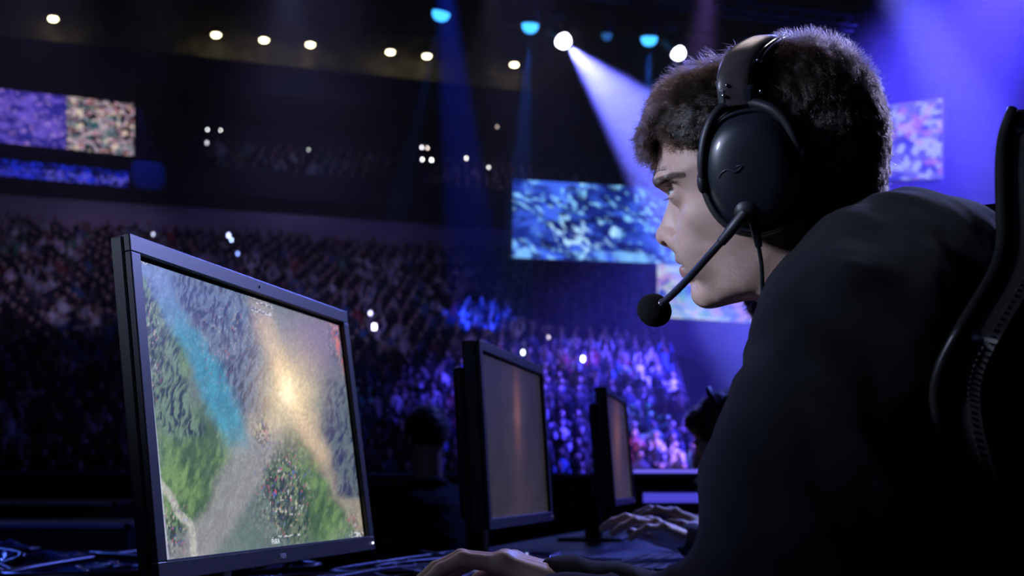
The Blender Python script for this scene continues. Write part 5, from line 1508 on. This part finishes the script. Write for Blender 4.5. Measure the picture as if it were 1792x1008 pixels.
    for s in (1, -1):
        v = Vox((pel[0]+kx-.14, .14*s-.08, -.01), (pel[0]+kx+.16, .14*s+.08, .16), .007, base, R)
        v.cap((pel[0]+kx-.06, .14*s, .05), (pel[0]+kx+.08, .15*s, .04), .045, .036, .02); v.cap((pel[0]+kx-.04, .14*s, .06), (pel[0]+kx-.04, .14*s, .11), .04, .04, .02)
        L, Fq = v.mesh(); L[:, 2] = np.maximum(L[:, 2], .002); mesh_obj('shoe', W(L), Fq, DENIM, e, True)
    tag(e, label, 'person', group)
    return e, W, hp

def seat_for(base, fwd, label):
    f = np.asarray(fwd, float); f /= np.linalg.norm(f); l = np.cross(UP, f); M = frame_m(base, f, l, UP)
    e = empty('gaming_chair', base)
    MB().box((-.24, -.24, .40), (.24, .24, .47), M=M).build('seat', CH, e, bevel=.03)
    mb = MB(); n = 14; V = []
    for i in range(n):
        z = .45+.80*i/(n-1); hw = np.interp(z, [.45, .6, .9, 1.05, 1.25], [.20, .23, .26, .18, .14])
        for u in np.linspace(-1, 1, 9): V.append([-.24-.12*(z-.45)+.10*abs(u)**2.5, u*hw, z])
    for i in range(n):
        z = .45+.80*i/(n-1); hw = np.interp(z, [.45, .6, .9, 1.05, 1.25], [.20, .23, .26, .18, .14])
        for u in np.linspace(-1, 1, 9): V.append([-.31-.12*(z-.45)+.07*abs(u)**2.5, u*hw*.98, z])
    V = np.array(V)@np.array(M)[:3, :3].T+np.array(M)[:3, 3]; g = grid_faces(n, 9); F = [tuple(q) for q in g]+[tuple(q[::-1]+n*9) for q in g]
    for i in range(n-1):
        for j in (0, 8): a, b = i*9+j, (i+1)*9+j; F.append((a, b, b+n*9, a+n*9))
    for j in range(8):
        for i in (0, n-1): a, b = i*9+j, i*9+j+1; F.append((a, b, b+n*9, a+n*9))
    mesh_obj('backrest', V, F, CH, e, True, bevel=.012)
    MB().tube([base+UP*.40, base+UP*.10], .028, 12).build('gas_column', METAL, e, True)
    b = MB()
    for k in range(5):
        a = math.radians(72*k); q = base+f*math.cos(a)*.3+l*math.sin(a)*.3; b.tube([base+UP*.11, q+UP*.07], [.03, .018], 8)
        MB().tube([q+UP*.03-l*.018, q+UP*.03+l*.018], .029, 12).build('caster', BLACK, e, True)
    b.build('star_base', METAL, e, True)
    tag(e, label, 'chair')

HAIR2 = mat('dark_hair', (0.012, 0.009, 0.008), 0.5)
F2 = np.array([-.975, .222, 0]); F2 /= np.linalg.norm(F2)
def inv(base, P): f = F2; R = np.stack([f, np.cross(UP, f), UP], 1); return (np.asarray(P)-base)@R
# the next player: his hands show between the first player's arm and the keyboard
B2 = np.array([.72, 2.02, 0.0])
wL, mL = inv(B2, at(1216, 950, 2.28)), inv(B2, at(1138, 916, 2.26)); wR, mR = inv(B2, at(1242, 925, 2.62)), inv(B2, at(1172, 898, 2.60))
def fixh(w, m, up=.0): d = (m-w); d /= np.linalg.norm(d); return m-d*.092
seat2 = dict(head=(.20, 0, 1.17), neck=(.10, 0, 1.00), pelvis=(-.12, 0, .56), shoulder=(.06, .19, .93), pitch=16,
             elbowL=(.16, .27, .76), elbowR=(.16, -.27, .76), wristL=fixh(wL, mL), mcpL=mL, wristR=fixh(wR, mR), mcpR=mR)
vox_person(B2, F2, seat2, 'second player of the row, blurred hands on the keyboard, body hidden behind the nearest player', mat('grey_fleece', (0.015, 0.015, 0.02), .9, noise=(30, (.02, .02, .026), .4, .6)), HAIR2)
seat_for(B2-F2*.12, F2, 'black gaming chair of the second player, hidden behind the nearest player')
# the third player: a dark head leaning in at the edge of the sleeve
B3 = np.array([1.00, 3.30, 0.0])
h3 = inv(B3, at(1276, 770, 3.36))
seat3 = dict(head=tuple(h3), neck=tuple(h3+[-.10, 0, -.15]), pelvis=(-.10, 0, .54), shoulder=(h3[0]-.16, .18, h3[2]-.22), pitch=22,
             elbowL=(.22, .27, .74), elbowR=(.22, -.27, .74), wristL=(.36, .14, .80), mcpL=(.445, .12, .82), wristR=(.36, -.14, .80), mcpR=(.445, -.12, .82))
e3, W3, hp3 = vox_person(B3, F2, seat3, 'dark-haired third player leaning forward at the edge of the nearest player\'s sleeve', mat('pale_shirt', (0.25, 0.22, 0.2), .8, bump=(300, .3, .001)), HAIR2)
hs = empty('headset', W3(hp3(0, 0, 0)))
for s in (1, -1):
    mb = MB().ball((0, 0, 0), (.038, .022, .045), 20, 14); mesh_obj('ear_cup', W3(np.array([hp3(*q) for q in (mb.v[0]+[-.005, s*.095, -.01])])), mb.f, MATTE, hs, True)
MB().tube(W3(np.array([hp3(-.005, .092*math.cos(t), .03+.122*math.sin(t)) for t in np.linspace(0, math.pi, 24)])), .009, 10).build('headband', MATTE, hs, True)
MB().tube(W3(np.array([hp3(*q) for q in ((0, .112, -.02), (.05, .10, -.06), (.115, .055, -.072))])), .003, 8).build('microphone_boom', MATTE, hs, True)
mb = MB().ball(W3(hp3(.122, .048, -.072)), .010, 14, 10).build('foam_windscreen', mat('pale_foam', (.7, .7, .75), .8), hs, True)
tag(hs, 'dark headset with a pale microphone tip worn by the far third player', 'headset')
seat_for(B3-F2*.10, F2, 'black gaming chair of the third player, farthest of the chairs')
# crew member in the dark between the first and second monitor
pc = at(745, 768, 5.0); BC = np.array([pc[0], pc[1], 0])
cr = dict(head=(0, 0, pc[2]), neck=(-.03, 0, pc[2]-.19), pelvis=(-.12, 0, .50), shoulder=(-.04, .20, pc[2]-.26), pitch=8, elbowL=(.04, .28, .68), elbowR=(.04, -.28, .68),
          wristL=(.24, .14, .60), mcpL=(.32, .12, .60), wristR=(.24, -.14, .60), mcpR=(.32, -.12, .60))
vox_person(BC, (-.5, .86, 0), cr, 'crew member seen as a dark head behind the nearest monitor, his back to the players', mat('crew_black', (.005, .005, .006), .9), HAIR2)
st = MB(); M = frame_m(BC+np.array([.06, -.1, 0]), [1, 0, 0], [0, 1, 0], UP)
stl = empty('stool', BC+np.array([.06, -.1, 0])); MB().lathe([(.17, .38), (.18, .40), (.17, .42)], M, 24).build('seat', BLACK, stl, True)
for k in range(4):
    a = math.pi/4+k*math.pi/2; MB().tube([M[:3, 3]+[.10*math.cos(a), .10*math.sin(a), .39], M[:3, 3]+[.17*math.cos(a), .17*math.sin(a), 0]], .012, 8).build('leg', METAL, stl, True)
tag(stl, 'black stool under the crew member behind the monitors', 'stool')

# ------------------------------------------------------------------ the audience
rg = np.random.default_rng(77)
SHIRTS = [(0, (.008, .008, .012)), (.40, (.04, .04, .055)), (.53, (.45, .45, .50)), (.61, (.02, .025, .06)), (.70, (.30, .05, .05)), (.74, (.75, .72, .74)), (.81, (.06, .14, .30)), (.87, (.08, .07, .07)), (.93, (.30, .22, .16)), (.97, (.10, .28, .20))]
def crowd_mats(tag_):
    src = (tag_,)
    sh = mat('crowd_shirt_'+tag_, (.1, .1, .1), .8, rnd=(tag_, SHIRTS))
    sk = mat('crowd_skin_'+tag_, (.42, .27, .21), .6, rnd=(tag_, [(0, (.55, .37, .30)), (.35, (.42, .27, .20)), (.6, (.62, .44, .36)), (.85, (.20, .12, .08))]))
    ha = mat('crowd_hair_'+tag_, (.02, .015, .012), .6, rnd=(tag_, [(0, (.012, .010, .008)), (.5, (.05, .03, .02)), (.8, (.20, .13, .07)), (.9, (.01, .01, .01))]))
    return [sh, sk, ha]
def spectator(pose, lo=False):
    """a seated figure, origin under the seat, facing -y; built from lofted rings"""
    b = MB(); n = 8 if lo else 12; m = 5 if lo else 8
    lean = .06 if pose in (1, 3) else .0
    rings = [(.20, .13, .02, 0), (.19, .125, .15, -.01), (.16, .11, .32, -lean*.5), (.20, .115, .48, -lean), (.19, .09, .56, -lean), (.07, .06, .61, -lean-.01), (.055, .055, .66, -lean-.02)]
    V = []
    for rx, ry, z, y in rings:
        a = np.arange(n)*2*math.pi/n; V.append(np.stack([rx*np.cos(a), y+ry*np.sin(a), np.full(n, z)], 1))
    k = len(rings); F = [(i*n+j, i*n+(j+1) % n, (i+1)*n+(j+1) % n, (i+1)*n+j) for i in range(k-1) for j in range(n)]+[tuple(range(n))[::-1]]
    b.add(np.concatenate(V), F, 0)
    hz_ = .74; hy = -lean-.03
    b.ball((0, hy, hz_), (.078, .098, .118), n, m, 1)
    b.ball((0, hy+.022, hz_+.028), (.088, .100, .108), n, m, 2)
    if not lo: b.ball((0, hy-.100, hz_-.015), (.014, .018, .022), 6, 4, 1)
    for s in (1, -1):
        b.tube([(s*.09, -.02, .08), (s*.10, -.42, .10), (s*.10, -.44, -.32)], [.085, .065, .05], 6, 0)
        if pose == 0: P = [(s*.20, -lean, .50), (s*.22, -.08, .26), (s*.14, -.30, .16)]
        elif pose == 1: P = [(s*.20, -lean, .50), (s*.27, -.16, .34), (s*.08, -.30, .50)]
        elif pose == 2: P = [(s*.20, -lean, .50), (s*.30, -.10, .70), (s*.22, -.12, .98)]
        elif pose == 3: P = [(s*.20, -lean, .50), (s*.24, -.16, .28), (s*.04, -.26, .24)]
        else: P = [(s*.20, -lean, .50), (s*.24, -.05, .26), (s*.16, -.28, .14)] if s > 0 else [(s*.20, -lean, .50), (s*.27, -.18, .46), (s*.12, -.26, .74)]
        b.tube(P, [.055, .045, .032], 6, 0); b.ball(np.array(P[-1])+[0, -.02, .02], (.035, .035, .045), 6, 4, 1)
    return b
seats = []
for i in range(NR):
    t, z = row(i)
    for s in np.arange(-34, 62, .61): seats.append((s+rg.normal(0, .04)+(i % 2)*.29, t+.35, z, 0))
for i in range(NU):
    t, z = urow(i)
    for s in np.arange(-36, 62, .58): seats.append((s+rg.normal(0, .04)+(i % 2)*.29, t+.35, z, 1))
S = np.array(seats); P = S[:, :1]*A_DIR+S[:, 1:2]*A_OUT+S[:, 2:3]*UP
X_, Y_, D_ = to_px(P+UP*.5)
keep = ((S[:, 0] < s_end(S[:, 1])-.3) | (S[:, 3] == 1)) & (X_ > -260) & (X_ < 1980) & (rg.random(len(P)) < .94)
vis = keep & (X_ > -20) & (X_ < 1330)
# hidden behind the barrier / monitors: do not count as the ones that show largest
hid = (Y_ > 815) | ((X_ > 235) & (X_ < 625) & (Y_ > 440+(X_-235)*.33)) | ((X_ > 820) & (X_ < 960) & (Y_ > 620)) | (X_ > 1240)
order = np.where(vis & ~hid)[0]; order = order[np.argsort(D_[order])][:300]
face = math.atan2(A_OUT[1], A_OUT[0])-math.pi/2      # stand normal -> rotation so that -y looks at the stage
cm_o = crowd_mats('object'); cm_a = crowd_mats('attr')
protos = []
for k in range(5):
    b = spectator(k); me_o = b.build('spectator', cm_o, smooth=True, loc=(0, 0, 0)); COL.objects.unlink(me_o); protos.append(me_o)
CAT_L = 'audience member in the nearest rows of the dark lower stand'
for i, idx in enumerate(order):
    o = protos[i % 5] if i < 5 else protos[int(rg.integers(0, 5))].copy()
    COL.objects.link(o); o.location = P[idx]; o.rotation_euler = (0, 0, face+rg.normal(0, .25)); sc_ = 1+rg.normal(0, .04); o.scale = (sc_, sc_, sc_)
    tag(o, 'seated spectator among the nearest rows of the lower stand', 'spectator', 'spectators in the nearest rows of the lower stand')
rest = np.setdiff1d(np.where(keep)[0], order)
los = [spectator(k, True) for k in range(5)]
def merge_crowd(ids, name, label):
    VV, FF, MI, RN = [], [], [], []; off = 0; RL = []
    L_ = [(np.concatenate(b.v), [f for f in b.f], np.array(b.mi)) for b in los]
    for idx in ids:
        V, F_, mi = L_[int(rg.integers(0, 5))]; a = face+rg.normal(0, .25); c, s = math.cos(a), math.sin(a)
        Q = np.stack([V[:, 0]*c-V[:, 1]*s, V[:, 0]*s+V[:, 1]*c, V[:, 2]], 1)+P[idx]
        VV.append(Q); FF.extend([tuple(q+off for q in f) for f in F_]); MI.append(mi); RN.append(np.full(len(V), rg.random())); off += len(V)
    o = mesh_obj(name, np.concatenate(VV), FF, cm_a, smooth=True, mi=np.concatenate(MI), attrs={'rnd': ('POINT', np.concatenate(RN))})
    tag(o, label, 'crowd', kind='stuff')
merge_crowd(rest[S[rest, 3] == 0], 'crowd', 'dense audience filling the upper rows of the lower stand')
merge_crowd(rest[S[rest, 3] == 1], 'crowd', 'audience in the upper tier above the balcony edge')
# phone screens and small lamps glowing in the stands
glow = [(160, 566, 46, .20, (.75, .95, 1.0), 9), (172, 570, 46, .14, (.75, .9, 1.0), 7), (655, 572, 44, .19, (.8, .75, 1.0), 8), (648, 548, 44, .13, (.6, .6, 1.0), 4), (400, 412, 54, .16, (.45, .5, 1.0), 5), (405, 420, 54, .12, (.45, .6, 1.0), 5), (416, 444, 54, .14, (.25, .35, 1.0), 3),
        (738, 258, 58, .11, (.9, .9, 1.0), 5), (748, 259, 58, .10, (1.0, .85, .8), 4), (739, 279, 57.5, .11, (1, 1, 1), 6), (755, 280, 57.5, .12, (.95, 1, 1), 7), (816, 277, 58, .11, (1, .95, .9), 5), (363, 227, 58, .09, (.9, .95, 1), 5), (386, 228, 58, .08, (1, 1, 1), 5), (362, 250, 58, .13, (.8, .8, .95), 2),
        (855, 293, 58, .10, (1, .95, .95), 4), (870, 222, 62, .10, (1, .8, .7), 1.5), (540, 262, 58, .10, (.8, .9, .8), 1.5), (915, 617, 40, .12, (.8, 1, 1), 5), (1020, 628, 40, .16, (.7, .8, 1), 7), (1049, 790, 30, .06, (.8, .8, 1), 6), (268, 410, 50, .12, (.6, .65, .9), 2), (960, 590, 42, .09, (.9, .8, .8), 2)]
for i, (x, y, d, r, c, s) in enumerate(glow):
    r *= .5; s *= 2.4
    q = at(x, y, d)
    up = y < 310
    n_ = -A_OUT; e = empty('glowing_phone', q)
    M = frame_m(q, A_DIR, A_OUT, UP)
    MB().box((-r*.62-.02, 0.0, -r-.02), (r*.62+.02, .03, r+.02), M=M).build('case', BLACK, e)
    MB().box((-r*.62, -.012, -r), (r*.62, -.001, r), M=M).build('screen', mat('phone_glow_%d' % i, (.3, .3, .3), .4, emit=c, strength=s*.8), e)
    tag(e, 'lit phone screen held up in the %s' % ('upper tier' if up else 'lower stand'), 'phone', 'lit phones in the %s' % ('upper tier' if up else 'lower stand'))
